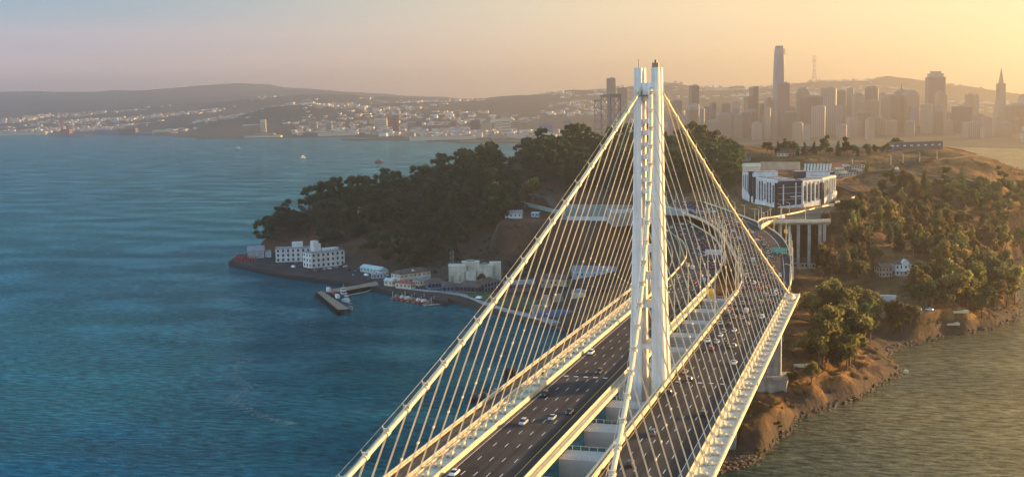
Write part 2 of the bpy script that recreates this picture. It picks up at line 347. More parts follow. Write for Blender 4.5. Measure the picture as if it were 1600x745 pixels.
# ------------------------------------------------------------------ water
def water():
    m = bpy.data.materials.new('bay_water'); m.use_nodes = True; nt = m.node_tree; N = nt.nodes.new; L = nt.links.new
    nt.nodes.remove(nt.nodes['Principled BSDF']); df = N('ShaderNodeBsdfDiffuse'); gl = N('ShaderNodeBsdfGlossy'); fr = N('ShaderNodeFresnel'); fr.inputs[0].default_value = 1.33
    mxs = N('ShaderNodeMixShader'); L(fr.outputs[0], mxs.inputs[0]); L(df.outputs[0], mxs.inputs[1]); L(gl.outputs[0], mxs.inputs[2]); L(mxs.outputs[0], nt.nodes['Material Output'].inputs[0])
    geo = N('ShaderNodeNewGeometry')
    def nz(sx, sy, det=3, rot=0.0, w=0):
        mp = N('ShaderNodeMapping'); mp.inputs['Scale'].default_value = (sx, sy, 1); mp.inputs['Rotation'].default_value = (0,0,rot); mp.inputs['Location'].default_value = (w, w, w)
        L(geo.outputs['Position'], mp.inputs[0]); n = N('ShaderNodeTexNoise'); n.inputs['Scale'].default_value = 1; n.inputs['Detail'].default_value = det; L(mp.outputs[0], n.inputs['Vector']); return n.outputs[0]
    patch = nz(.0035, .008, 5, -.3, 3); patch2 = nz(.011, .02, 4, -.25, 9)
    cr = N('ShaderNodeValToRGB'); e = cr.color_ramp.elements; e[0].position = .38; e[0].color = (.0,.034,.050,1); e[1].position = .66; e[1].color = (.006,.075,.09,1); L(patch, cr.inputs[0])
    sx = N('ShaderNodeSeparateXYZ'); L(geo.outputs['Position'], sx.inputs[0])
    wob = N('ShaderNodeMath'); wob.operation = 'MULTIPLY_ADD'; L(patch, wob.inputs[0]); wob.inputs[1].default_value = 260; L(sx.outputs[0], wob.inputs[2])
    sky_gold_mix = N('ShaderNodeMapRange'); sky_gold_mix.interpolation_type = 'SMOOTHSTEP'; sky_gold_mix.inputs[1].default_value = 60; sky_gold_mix.inputs[2].default_value = 300; L(wob.outputs[0], sky_gold_mix.inputs[0])  # gold sky glow painted into the water colour right of the bridge
    sm = N('ShaderNodeMix'); sm.data_type = 'RGBA'; L(sky_gold_mix.outputs[0], sm.inputs[0]); L(cr.outputs[0], sm.inputs[6]); sm.inputs[7].default_value = (.17,.135,.06,1)
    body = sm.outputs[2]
    tn = N('ShaderNodeMix'); tn.data_type = 'RGBA'; L(sky_gold_mix.outputs[0], tn.inputs[0]); tn.inputs[6].default_value = (.36,.80,.88,1); tn.inputs[7].default_value = (1,.92,.70,1);  # reflection colour painted too: gold on that side, blue elsewhere
    rr = N('ShaderNodeMapRange'); rr.inputs[1].default_value = .35; rr.inputs[2].default_value = .65; rr.inputs[3].default_value = .06; rr.inputs[4].default_value = .15; L(patch2, rr.inputs[0]); L(rr.outputs[0], gl.inputs['Roughness'])
    w1 = nz(.05, .14, 3, -.35); w2 = nz(.13, .34, 4, -.2, 5); w3 = nz(.6, 1.3, 3, -.5, 2)
    def ma(a, k, c=None):
        x = N('ShaderNodeMath'); x.operation = 'MULTIPLY_ADD'; L(a, x.inputs[0]); x.inputs[1].default_value = k
        if c is None: x.inputs[2].default_value = 0
        else: L(c, x.inputs[2])
        return x.outputs[0]
    h = ma(w1, .65, ma(w2, 1.25, ma(w3, .50)))
    # ripple light and shade painted into body and gloss colour: crests lighter, troughs darker
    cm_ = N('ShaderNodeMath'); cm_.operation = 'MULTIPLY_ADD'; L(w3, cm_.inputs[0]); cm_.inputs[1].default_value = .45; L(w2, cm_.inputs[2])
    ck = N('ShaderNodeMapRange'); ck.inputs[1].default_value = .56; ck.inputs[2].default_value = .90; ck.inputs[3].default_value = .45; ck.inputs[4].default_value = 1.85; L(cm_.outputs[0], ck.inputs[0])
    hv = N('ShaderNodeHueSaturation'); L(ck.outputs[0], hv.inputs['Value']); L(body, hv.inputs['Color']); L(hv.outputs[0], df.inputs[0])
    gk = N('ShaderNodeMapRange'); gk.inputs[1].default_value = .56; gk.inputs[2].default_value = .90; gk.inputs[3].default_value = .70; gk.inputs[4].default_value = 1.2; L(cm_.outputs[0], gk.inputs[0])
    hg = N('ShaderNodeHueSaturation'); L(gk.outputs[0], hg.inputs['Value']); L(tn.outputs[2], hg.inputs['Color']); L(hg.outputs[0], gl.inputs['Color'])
    amp = N('ShaderNodeMapRange'); amp.inputs[1].default_value = .36; amp.inputs[2].default_value = .64; amp.inputs[3].default_value = 1.6; amp.inputs[4].default_value = .45; L(patch2, amp.inputs[0])
    bp = N('ShaderNodeBump'); bp.inputs['Distance'].default_value = 1.0; L(amp.outputs[0], bp.inputs['Strength']); L(h, bp.inputs['Height']); [L(bp.outputs[0], q.inputs['Normal']) for q in (df, gl, fr)]
    S = 24000
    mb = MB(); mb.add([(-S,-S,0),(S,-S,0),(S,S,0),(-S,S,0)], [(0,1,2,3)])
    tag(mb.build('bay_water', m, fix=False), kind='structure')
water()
def haze():
    m = bpy.data.materials.new('haze'); m.use_nodes = True; nt = m.node_tree; nt.nodes.remove(nt.nodes['Principled BSDF'])
    v = nt.nodes.new('ShaderNodeVolumePrincipled'); nt.links.new(v.outputs[0], nt.nodes['Material Output'].inputs['Volume'])
    v.inputs['Color'].default_value = (.99,.86,.84,1); v.inputs['Density'].default_value = 1.05e-4; v.inputs['Anisotropy'].default_value = .80
    mb = MB(); mb.box((0, 0, 350), (48200, 48200, 712)); o = mb.build('haze', m); tag(o, kind='stuff')
haze()

# ------------------------------------------------------------------ far shore: land, mountains, city
def horz(px):
    d = FW + RT*(px-800)/FPX; return 372.5 + FPX*d[2]/UP[2] if False else 372.5-FPX*(-(FW[2]+RT[2]*(px-800)/FPX)/UP[2])
SHORE = [(-1200,10500),(-600,9300),(-100,7500),(0,7275),(160,6900),(340,5628),(420,5500),(560,5500),(600,5000),(640,4870),(740,4518),(820,4425),(900,4300),(1000,4200),(1100,4050),(1200,3900),(1300,3800),(1400,3600),(1540,3389),(1600,3275),(1900,3000),(2300,2800)]
def shore_t(px): return np.interp(px, [s[0] for s in SHORE], [s[1] for s in SHORE])
FC = []
def fy(px, y, t): z = CAM[2]-(y-horz(px))/FPX*t; P = colz(px, t, z); FC.append((P[0], P[1], max(z, 2)))
for px in range(-1200, 2301, 100):
    ts = float(shore_t(px))
    for k, z in ((30, 2), (350, 5)):
        P = colz(px, ts+k, z); FC.append((P[0], P[1], z))
for px, y in [(-1000,150),(-600,148),(-300,152),(-100,150),(0,148),(60,146),(110,145),(150,142),(180,137),(215,138),(250,138),(290,134),(330,136),(350,131),(370,127),(400,130),(420,130),(440,136),(480,139),(540,141),(570,149),(620,154),(700,160),(800,162)]: fy(px, y-1, 15500)
for px, y in [(200,176),(300,172),(400,160),(450,158),(500,156),(560,158),(590,155),(610,154),(640,163),(690,167),(720,163),(750,156),(770,153),(800,150),(840,151),(870,144),(900,142),(930,146),(1000,148)]: fy(px, y, 9000)
for px, y in [(1040,128),(1060,127),(1090,132),(1112,142),(1135,133),(1155,128),(1180,135),(1210,136),(1240,131),(1275,127),(1310,131),(1330,134),(1355,129),(1385,123),(1420,128),(1445,136),(1500,142),(1550,150),(1600,154),(1750,160),(2000,165),(2300,170)]: fy(px, y, 8600)
for px, y, t in [(0,193,8000),(100,190,8200),(200,184,8300),(300,178,7800),(365,186,6900),(400,174,6900),(430,168,6900),(470,168,6900),(500,172,6900),(540,177,6700),(600,174,7000),(700,181,6500),(800,178,6500),(900,172,6500),(1000,170,6500),(1100,176,6300),(1300,176,6300),(1500,178,6300),(1600,178,6000)]: fy(px, y, t)
FC += [(*colz(px, 19500, 60)[:2], 60) for px in range(-1200, 2400, 300)]
FC = np.array(FC); WF = rbf_fit(FC[:,:2]/10, FC[:,2])
pp, tt = np.meshgrid(np.arange(-1300, 2401, 10.0), 3000*(19500/3000)**np.linspace(0, 1, 230))
B0 = np.array(CAM)
FXX = np.zeros(pp.shape); FYY = np.zeros(pp.shape)
dx = FW[0]+RT[0]*(pp-800)/FPX; dy = FW[1]+RT[1]*(pp-800)/FPX
FXX = CAM[0]+dx*tt; FYY = CAM[1]+dy*tt
def far_z(X, Y, px, t):
    z = rbf_eval(WF, FC[:,:2]/10, X/10, Y/10)
    k = np.clip((z-20)/150, 0, 1)
    z = z+k*(vnoise(X, Y, 1000, 21, 5)*np.where(t > 11500, 120, 120)-np.where(t > 11500, 25, 0))+np.clip((z-8)/30, 0, 1)*vnoise(X, Y, 320, 22)*14
    return np.where(t > shore_t(px), np.maximum(z, 2.0), -4)
FZ = far_z(FXX, FYY, pp, tt)
far_mat = soil_material('far_land', (.10,.085,.055), (.14,.11,.075), (.05,.055,.035), s=.06, rock=False, lo=.45, hi=.6)
tag(grid_obj('far_hills', FXX, FYY, FZ, far_mat), kind='structure')
def fz_at(px, t):
    i = (px+1300)/10; j = math.log(t/3000)/math.log(19500/3000)*229
    a, b = int(np.clip(i, 0, pp.shape[1]-2)), int(np.clip(j, 0, pp.shape[0]-2)); return float(FZ[b:b+2, a:a+2].min())

# wall material with window rows for the far towers: pattern along world Z and around the sides
def facade(name, wall, glass, fl=3.9, bay=4.5, share=.45):
    m = bpy.data.materials.new(name); m.use_nodes = True; nt = m.node_tree; N = nt.nodes.new; L = nt.links.new
    b = nt.nodes['Principled BSDF']; b.inputs['Roughness'].default_value = .5
    tc = N('ShaderNodeTexCoord'); br = N('ShaderNodeSeparateXYZ'); L(tc.outputs['Object'], br.inputs[0])
    ad = N('ShaderNodeMath'); ad.operation = 'ADD'; L(br.outputs[0], ad.inputs[0]); L(br.outputs[1], ad.inputs[1])
    def stripe(src, per, sh):
        d = N('ShaderNodeMath'); d.operation = 'DIVIDE'; L(src, d.inputs[0]); d.inputs[1].default_value = per
        f = N('ShaderNodeMath'); f.operation = 'FRACT'; L(d.outputs[0], f.inputs[0])
        g = N('ShaderNodeMath'); g.operation = 'LESS_THAN'; L(f.outputs[0], g.inputs[0]); g.inputs[1].default_value = sh; return g.outputs[0]
    a = stripe(br.outputs[2], fl, .6); c = stripe(ad.outputs[0], bay, share*1.4)
    mu = N('ShaderNodeMath'); mu.operation = 'MULTIPLY'; L(a, mu.inputs[0]); L(c, mu.inputs[1])
    mx = N('ShaderNodeMix'); mx.data_type = 'RGBA'; L(mu.outputs[0], mx.inputs[0]); mx.inputs[6].default_value = (*wall, 1); mx.inputs[7].default_value = (*glass, 1); L(mx.outputs[2], b.inputs['Base Color'])
    return m
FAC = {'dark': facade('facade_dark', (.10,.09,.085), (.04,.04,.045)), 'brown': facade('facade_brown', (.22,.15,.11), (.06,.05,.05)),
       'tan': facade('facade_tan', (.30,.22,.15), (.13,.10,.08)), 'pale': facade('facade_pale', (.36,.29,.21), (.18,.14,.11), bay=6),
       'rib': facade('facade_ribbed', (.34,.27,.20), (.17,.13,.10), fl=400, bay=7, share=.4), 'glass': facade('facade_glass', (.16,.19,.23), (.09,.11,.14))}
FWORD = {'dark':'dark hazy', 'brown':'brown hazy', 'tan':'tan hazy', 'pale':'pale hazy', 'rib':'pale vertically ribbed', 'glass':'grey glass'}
# px left, px right, top y, depth, facade, crown style
TOW = [(948,963,124,4900,'brown','flat'),(965,981,139,5000,'tan','flat'),(1049,1065,158,4500,'brown','flat'),(1077,1092,135,4700,'brown','flat'),(1075,1095,164,4300,'pale','flat'),(1095,1105,171,4500,'tan','dome'),
 (1109,1119,162,4500,'brown','flat'),(1119,1142,176,4300,'tan','step'),(1127,1141,163,4600,'brown','flat'),(1143,1156,161,4900,'pale','flat'),(1163,1184,135,4500,'brown','slant'),(1184,1194,164,4700,'tan','flat'),(1194,1208,152,4600,'tan','step'),
 (1207,1228,73,4650,'glass','taper'),(1214,1233,131,4450,'brown','flat'),(1243,1264,137,4800,'tan','step'),(1252,1283,152,4500,'brown','flat'),(1266,1291,167,4200,'rib','flat'),(1281,1308,139,4500,'rib','flat'),(1307,1320,143,4700,'brown','flat'),
 (1322,1334,139,4800,'tan','flat'),(1331,1348,145,4600,'pale','step'),(1349,1373,135,4700,'dark','dome'),(1345,1371,158,4350,'tan','flat'),(1373,1382,147,4600,'pale','flat'),(1352,1366,187,4000,'pale','flat'),(1383,1407,147,4500,'brown','dome'),
 (1398,1417,134,4900,'dark','spire'),(1408,1434,141,4500,'tan','step'),(1446,1474,112,5000,'dark','step'),(1461,1477,142,4650,'tan','step'),(1436,1458,164,4300,'tan','flat'),(1457,1478,164,4320,'pale','step'),(1488,1516,167,4300,'dark','flat'),
 (1507,1520,149,4700,'tan','flat'),(1519,1528,150,4750,'pale','flat'),(1506,1532,192,3900,'rib','flat'),(1532,1548,182,4200,'tan','step'),(1551,1573,107,4500,'pyr','pyr'),(1550,1564,186,3950,'pale','flat'),(1564,1580,192,3900,'tan','flat'),(1573,1600,161,4400,'brown','step'),
 (1590,1612,147,4600,'pale','step'),(1608,1630,170,4300,'tan','flat'),(1640,1665,160,4500,'brown','step'),(1690,1715,172,4300,'tan','flat'),
 (1175,1190,190,4150,'pale','step'),(1196,1214,182,4200,'tan','flat'),(1222,1243,176,4250,'brown','flat'),(1237,1256,190,4100,'tan','step'),(1255,1266,196,4050,'pale','flat'),(1104,1122,187,4200,'tan','step'),(1142,1160,180,4300,'tan','flat'),(1158,1176,176,4400,'brown','flat'),
 (1306,1324,196,4050,'tan','flat'),(1322,1340,184,4150,'pale','flat'),(1371,1384,184,4250,'tan','flat'),(1412,1430,190,4100,'brown','flat'),(1475,1488,186,4200,'tan','step'),(1060,1076,184,4400,'tan','flat'),(1532,1546,200,3850,'pale','flat')]
_rf = np.random.RandomState(61)
for i in range(66):
    a = 1040+i*9.8+_rf.uniform(-4,4); w_ = _rf.uniform(10,20); t_ = _rf.uniform(4150,5200)
    TOW.append((a, a+w_, _rf.uniform(166,200), t_, ('tan','brown','pale','tan','brown','glass')[_rf.randint(6)], ('flat','step','flat')[_rf.randint(3)]))
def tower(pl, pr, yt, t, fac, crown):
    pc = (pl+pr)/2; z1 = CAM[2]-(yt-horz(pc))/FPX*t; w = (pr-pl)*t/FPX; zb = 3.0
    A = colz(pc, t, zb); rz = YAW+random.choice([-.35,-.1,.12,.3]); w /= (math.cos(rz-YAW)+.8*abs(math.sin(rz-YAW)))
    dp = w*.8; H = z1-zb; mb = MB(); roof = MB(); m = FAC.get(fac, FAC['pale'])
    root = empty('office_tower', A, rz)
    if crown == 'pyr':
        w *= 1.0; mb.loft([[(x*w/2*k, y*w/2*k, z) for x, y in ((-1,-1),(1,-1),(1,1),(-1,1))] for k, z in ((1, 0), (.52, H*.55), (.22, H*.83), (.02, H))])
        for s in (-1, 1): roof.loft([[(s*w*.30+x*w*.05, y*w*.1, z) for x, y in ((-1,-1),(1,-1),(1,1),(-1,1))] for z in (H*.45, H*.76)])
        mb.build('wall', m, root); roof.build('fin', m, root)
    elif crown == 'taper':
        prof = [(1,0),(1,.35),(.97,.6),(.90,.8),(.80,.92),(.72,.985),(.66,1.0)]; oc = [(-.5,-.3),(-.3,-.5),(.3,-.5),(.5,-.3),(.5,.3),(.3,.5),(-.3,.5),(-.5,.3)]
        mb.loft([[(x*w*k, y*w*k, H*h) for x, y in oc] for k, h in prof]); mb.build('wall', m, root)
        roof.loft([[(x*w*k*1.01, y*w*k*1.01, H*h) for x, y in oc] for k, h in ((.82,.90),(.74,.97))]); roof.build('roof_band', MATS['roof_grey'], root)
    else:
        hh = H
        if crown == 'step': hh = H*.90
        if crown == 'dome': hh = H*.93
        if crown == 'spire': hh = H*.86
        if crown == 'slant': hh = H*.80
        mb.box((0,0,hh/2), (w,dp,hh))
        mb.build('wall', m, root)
        if crown == 'flat': roof.box((0,0,hh+1.5), (w*.96,dp*.96,3)); roof.box((w*.1,0,hh+4.5), (w*.4,dp*.4,3))
        if crown == 'step': roof.box((0,0,hh+(H-hh)*.3), (w*.8,dp*.8,(H-hh)*.6)); roof.box((0,0,hh+(H-hh)*.8), (w*.55,dp*.55,(H-hh)*.4))
        if crown == 'dome': roof.loft([[(x*w*.5*k, y*dp*.5*k, hh+(H-hh)*h) for x, y in ((-1,-1),(1,-1),(1,1),(-1,1))] for k, h in ((1,0),(.93,.4),(.75,.8),(.4,1))])
        if crown == 'spire': roof.loft([[(x*w*.5*k, y*dp*.5*k, hh+(H-hh)*h) for x, y in ((-1,-1),(1,-1),(1,1),(-1,1))] for k, h in ((.95,0),(.5,.35),(.12,.45),(.04,1.25))])
        if crown == 'slant': roof.add([(0,-dp/2,hh),(w/2,-dp/2,hh),(w/2,dp/2,hh),(0,dp/2,hh),(0,-dp/2,H*.96),(w/2,-dp/2,H),(w/2,dp/2,H),(0,dp/2,H*.96)], [(3,2,1,0),(4,5,6,7),(0,1,5,4),(1,2,6,5),(2,3,7,6),(3,0,4,7)])
        roof.build('roof', m if crown in ('slant','spire','dome') else MATS['roof_grey'], root)
    return root, pc
st = random.getstate(); random.seed(3)
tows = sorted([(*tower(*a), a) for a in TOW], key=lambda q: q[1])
random.setstate(st)
iS = [i for i, q in enumerate(tows) if q[2][5] == 'taper'][0]
WORDN = {0:''}
def ordw(n): return ORD[n-1] if n <= 20 else (('twenty-' if n < 30 else 'thirty-' if n < 40 else 'forty-' if n < 50 else 'fifty-' if n < 60 else 'sixty-' if n < 70 else 'seventy-' if n < 80 else 'eighty-')+ORD[(n % 10)-1]) if n % 10 else {30:'thirtieth',40:'fortieth',20:'twentieth',50:'fiftieth',60:'sixtieth',70:'seventieth',80:'eightieth'}[n]
for i, (o, pc, a) in enumerate(tows):
    c = {'flat':'flat-topped','step':'step-topped','dome':'rounded-top','spire':'spire-topped','slant':'slant-topped'}.get(a[5], '')
    if a[5] == 'taper': lb = 'tallest skyline tower, tapering to a rounded top'
    elif a[5] == 'pyr': lb = 'slender pointed pyramid skyscraper at the right of the skyline'
    elif i > iS: lb = f'{FWORD[a[4]]} {c} tower, {ordw(i-iS)} to the right of the tallest tower'
    else: lb = f'{FWORD[a[4]]} {c} tower, {ordw(iS-i)} to the left of the tallest tower'
    tag(o, lb, 'office tower', 'downtown towers')

# the old suspension bridge portals in the haze
def portal(pc, wpx, yt, lb):
    t = 20*FPX/wpx; P = colz(pc, t, 0); zt = CAM[2]-(yt-horz(pc))/FPX*t; o = empty('suspension_bridge_tower', (P[0], P[1], 0), YAW+.1)
    for s in (-1, 1):
        mb = MB(); mb.box((s*9.2,0,zt/2), (2.6,5,zt), taper=.8); mb.build('leg', MATS['old_bridge_paint'], o)
    [(lambda b: (b.box(c_, d_2), b.build('crossbar', MATS['old_bridge_paint'], o)))(MB()) for c_, d_2 in (((0,0,zt-2.5), (22,4,5)), ((0,0,58), (20,4,4)))]
    n = 4; mb = MB()
    for k in range(n):
        a, b = 62+(zt-68)*k/n, 62+(zt-68)*(k+1)/n
        mb.tube([(-8.5,0,a),(8.5,0,b)], .75, 5); mb.tube([(8.5,.5,a),(-8.5,.5,b)], .75, 5); mb.box((0,1,b), (17,1.5,1.5))
    mb.build('cross_bracing', MATS['old_bridge_paint'], o); tag(o, lb, 'bridge tower', 'older suspension bridge towers'); return o, P, zt
mat('old_bridge_paint', (.20,.16,.14), .7, var=.08)
p3 = [portal(934.5, 10.5, 156, 'smallest and leftmost cross-braced suspension bridge tower in the haze'), portal(946, 13, 148, 'middle cross-braced suspension bridge tower in the haze'), portal(962.5, 17, 147, 'nearest cross-braced suspension bridge tower, left of the white bridge tower')]

# tall lattice mast on the far ridge
mb = MB(); P = colz(1272, 8600, fz_at(1272, 8600)); zt = CAM[2]-(87-horz(1272))/FPX*8600
for k in range(3):
    a = k*2.09+.5; mb.tube([(P[0]+22*math.cos(a), P[1]+22*math.sin(a), P[2]-5),(P[0]+7*math.cos(a), P[1]+7*math.sin(a), P[2]+(zt-P[2])*.45),(P[0]+11*math.cos(a), P[1]+11*math.sin(a), P[2]+(zt-P[2])*.80),(P[0]+11*math.cos(a), P[1]+11*math.sin(a), zt)], 2.0, 5)
for f, rr in ((.2,16),(.45,9),(.62,10),(.8,13)):
    mb.prism([(P[0]+rr*math.cos(j*2.09+.5), P[1]+rr*math.sin(j*2.09+.5)) for j in range(3)], P[2]+(zt-P[2])*f, P[2]+(zt-P[2])*f+5)
tag(mb.build('radio_mast', MATS['old_bridge_paint']), 'three-legged radio mast rising from the far ridge', 'radio mast')

# shoreline buildings of the far city, one by one
mat('far_blue', (.16,.20,.28), .8, var=.08); mat('far_cream', (.66,.54,.36), .8, var=.05); mat('far_red', (.30,.13,.10), .8, var=.08); mat('far_brown', (.17,.13,.12), .8, var=.08)
FARB = [(0,74,206,211,'far_cream','long low cream wharf shed on the far shore at the left edge'),(50,66,196,206,'tan_wall','tan waterfront block behind the long cream wharf shed'),(158,190,203,212,'far_blue','dark blue dry dock at the far waterfront'),(188,214,201,211,'far_brown','dark brown shed beside the blue dry dock'),
 (215,240,207,211,'far_blue','low blue warehouse right of the dry dock'),(240,262,203,210,'far_cream','cream warehouse right of the dry dock'),(262,296,201,209,'tan_wall','long tan warehouse among the far port sheds'),(305,318,197,207,'far_blue','blue-grey block on the far shore above the breakwater'),
 (380,432,196,206,'white_wall','long pale blue-white shed under the dark wooded hill'),(408,416,187,196,'far_cream','bright cream cube below the dark wooded hill'),(395,430,209,214,'far_brown','low brown pier shed near the white boat'),(384,440,212,215,'far_cream','low orange-lit pier shed at the far waterline'),
 (475,512,207,213,'far_brown','dark pier shed at the far waterline'),(498,560,207,213,'far_cream','long cream pier shed at the far waterline'),(484,496,190,204,'tan_wall','tan apartment block on the far shore'),(509,519,189,203,'tan_wall','tan apartment block right of its twin'),
 (550,562,194,206,'far_cream','small cream block left of the pale slab'),(585,605,185,208,'far_cream','broad pale slab block on the far shore'),(606,614,181,206,'far_red','narrow reddish tower beside the pale slab block'),(614,624,180,204,'far_red','wider reddish tower beside the pale slab block'),
 (636,652,190,207,'tan_wall','tan block behind the dark low warehouse'),(650,660,188,206,'far_brown','brown block behind the dark low warehouse'),(660,704,196,208,'far_brown','dark low warehouse on the far shore'),(704,714,189,206,'far_red','reddish block right of the dark low warehouse'),
 (640,744,213,219,'far_cream','very long bright pier shed on the water'),(735,742,188,207,'far_brown','narrow brown tower on the far shore'),(742,750,187,206,'far_brown','brown twin of the narrow far tower'),(752,768,192,207,'tan_wall','tan block with pale bands on the far shore'),
 (773,782,186,207,'far_cream','bright cream tower on the far shore'),(783,798,184,190,'far_cream','bright cream block behind the far towers'),(800,812,188,208,'tan_wall','pair of tan far towers, left one'),(814,825,189,208,'tan_wall','pair of tan far towers, right one'),
 (840,864,192,200,'far_blue','low bluish arena roof behind the trees'),(880,893,186,208,'far_blue','bluish slab tower just above the island trees'),(900,915,196,212,'far_cream','cream block just above the island trees')]
for pl, pr, yt, yb, mm, lb in FARB:
    pc = (pl+pr)/2; ts = float(shore_t(pc)); t = CAM[2]*FPX/(yb-horz(pc)) if yb > 205 else ts+500
    t = max(t, ts+60 if 'pier' not in lb and 'wharf' not in lb and 'waterline' not in lb and 'on the water' not in lb else ts-300); t = min(t, ts+900)
    z0 = max(fz_at(pc, t), 0); z1 = CAM[2]-(yt-horz(pc))/FPX*t; z1 = max(z1, z0+7); w = (pr-pl)*t/FPX; A = colz(pc, t, z0)
    o = empty('waterfront_building', (A[0], A[1], z0-2), YAW+.02); mb = MB(); mb.box((0,0,(z1-z0+2)/2), (w,min(w*.6,60),z1-z0+2)); mb.build('wall', MATS[mm], o)
    rb = MB(); rb.box((0,0,z1-z0+3), (w*.9,min(w*.5,50),2)); rb.build('roof', MATS['roof_grey'], o); tag(o, lb, 'building', 'far waterfront buildings')
    if z1-z0 > 40:
        wb = MB()
        for k in range(5): wb.box((0,-min(w*.6,60)/2-.2,(z1-z0)*(.15+.16*k)), (w*.86,.5,3))
        wb.build('window_band', MATS['glass_dark'], o)
A = colz(104, 7000, 2)
mb = MB(); mb.box((A[0], A[1], 14), (60,30,28)); mb.tube([(A[0]-30, A[1], 28),(A[0]-38, A[1], 95)], 7, 4); mb.tube([(A[0]+8, A[1], 28),(A[0]-38, A[1], 92)], 2.5, 4)
tag(mb.build('shipyard_crane', MATS['far_red']), 'tall red shipyard crane on the far shore near the left', 'crane')
mb = MB()
for px0, px1, y in ((82,140,213),(312,378,216),(540,640,218.5),(720,822,222.5)):
    P0, P1 = at(px0, y), at(px1, y); d = P1-P0; mb.box(((P0[0]+P1[0])/2, (P0[1]+P1[1])/2, 1), (np.hypot(d[0], d[1]), 60, 5), math.atan2(d[1], d[0]))
tag(mb.build('breakwater', MATS['shore_rock']), kind='structure')

# houses on the far hillsides: the largest as things, the rest as one mass
rs = np.random.RandomState(5)
house_mats = [MATS['far_cream'], MATS['white_wall'], MATS['tan_wall'], mat('house_pink', (.60,.47,.40), .85, var=.05)]
HM = {}
def house_mesh(k, w, d, h, gable):
    key = (k, w, d, h, gable)
    if key in HM: return HM[key]
    mb = MB(); mb.box((0,0,h/2-4), (w,d,h+8)); me = mb.build('wall', house_mats[k]); rb = MB()
    if gable: rb.add([(-w/2,-d/2,h),(w/2,-d/2,h),(w/2,d/2,h),(-w/2,d/2,h),(-w/2,0,h+d*.3),(w/2,0,h+d*.3)], [(0,1,5,4),(2,3,4,5),(1,2,5),(3,0,4)])
    else: rb.box((0,0,h+.6), (w*1.02,d*1.02,1.2))
    r_ = rb.build('roof', MATS['roof_brown' if gable else 'roof_grey']); HM[key] = (me.data, r_.data); bpy.data.objects.remove(me); bpy.data.objects.remove(r_); return HM[key]
HN = {0:'cream', 1:'white', 2:'tan', 3:'pinkish'}
cand = []
for _ in range(11000):
    px = rs.uniform(-250, 1750); ts = float(shore_t(px)); u = rs.rand(); t = ts+250+u**1.2*(9300-ts)
    if 930 < px < 1600 and t < 5200: continue
    P = colz(px, t, 0); dn = vnoise(np.array([P[0]]), np.array([P[1]]), 500, 31)[0]
    if dn < .0: continue
    cand.append((t, px))
cand.sort()
big = MB(); nth = 0
sizes = [(26,20,12,False),(36,18,10,False),(18,14,9,True),(44,24,16,False),(22,18,20,False)]
SZN = ['box-shaped house','long low house','gabled house','broad apartment block','tall square house']
for t, px in cand:
    z = fz_at(px, t); P = colz(px, t, z); rz = YAW+rs.uniform(-.5,.5); k = rs.randint(4); si = rs.randint(5); w, d, h, g = sizes[si]
    vis = 0 < px < 925 and nth < 285
    if vis and rs.rand() < .75:
        a, b = house_mesh(k, w, d, h, g); o = empty('hillside_house', (P[0], P[1], z), rz)
        for nm, me in (('wall', a), ('roof', b)):
            c = bpy.data.objects.new(nm, me); COL.objects.link(c); c.parent = o
        reg = 'far left shore' if px < 300 else 'shore above the white boats' if px < 560 else 'shore above the bright pier'
        tag(o, f'{HN[k]} {SZN[si]} on the hazy {reg}', 'house', 'houses of the far city'); nth += 1
    else:
        w *= .8; d *= .8; ca, sa = math.cos(rz), math.sin(rz); big._mat(house_mats[k]); big.box((P[0], P[1], z+h/2-3), (w,d,h+6), rz, house_mats[k])
tag(big.build('hillside_houses', None, fix=False), 'dense hazy mass of houses covering the far hillsides', 'houses', kind='stuff')
# far boats
def motor_boat(px, py, L_, mh, mc, rz, lb):
    P = at(px, py, 0); o = empty('motor_boat', (P[0], P[1], .2), rz); h = MB(); b = L_*.15
    h.loft([[(x, s*b*k*kk, z) for s, kk, z in ((-1,1,2.2),(-1,.6,-.5),(1,.6,-.5),(1,1,2.2))] for x, k in ((-L_/2,.85),(0,1),(L_*.3,.75),(L_*.5,.08))]); h.build('hull', mh, o)
    c = MB(); c.box((-L_*.05,0,4), (L_*.5,b*1.5,3.6)); c.box((-L_*.02,0,6.6), (L_*.25,b*1.2,1.8)); cc = c.build('cabin', mc, o)
    w_ = MB(); w_.box((-L_*.05,0,4.3), (L_*.505,b*1.52,.9)); w_.build('window', MATS['glass_dark'], cc)
    tag(o, lb, 'boat')
motor_boat(372, 233, 22, MATS['white_wall'], MATS['white_wall'], .3, 'white ferry on open water nearest the left city shore')
motor_boat(473.5, 247, 18, MATS['white_wall'], MATS['white_wall'], 1.0, 'white cabin boat on open water above the wooded point')
motor_boat(592, 254, 24, MATS['red_paint'], MATS['far_red'], .5, 'low red boat just beyond the island treetops')
motor_boat(674, 222, 22, MATS['far_blue'], MATS['far_blue'], .1, 'small grey-blue boat below the long bright pier shed')

# ------------------------------------------------------------------ the white suspension bridge
def zd(Y): return 50.63+.0075*Y
BR = tag(empty('suspension_bridge', (0,0,0)), 'large white single-tower suspension bridge with two decks', 'bridge')
YE = -390
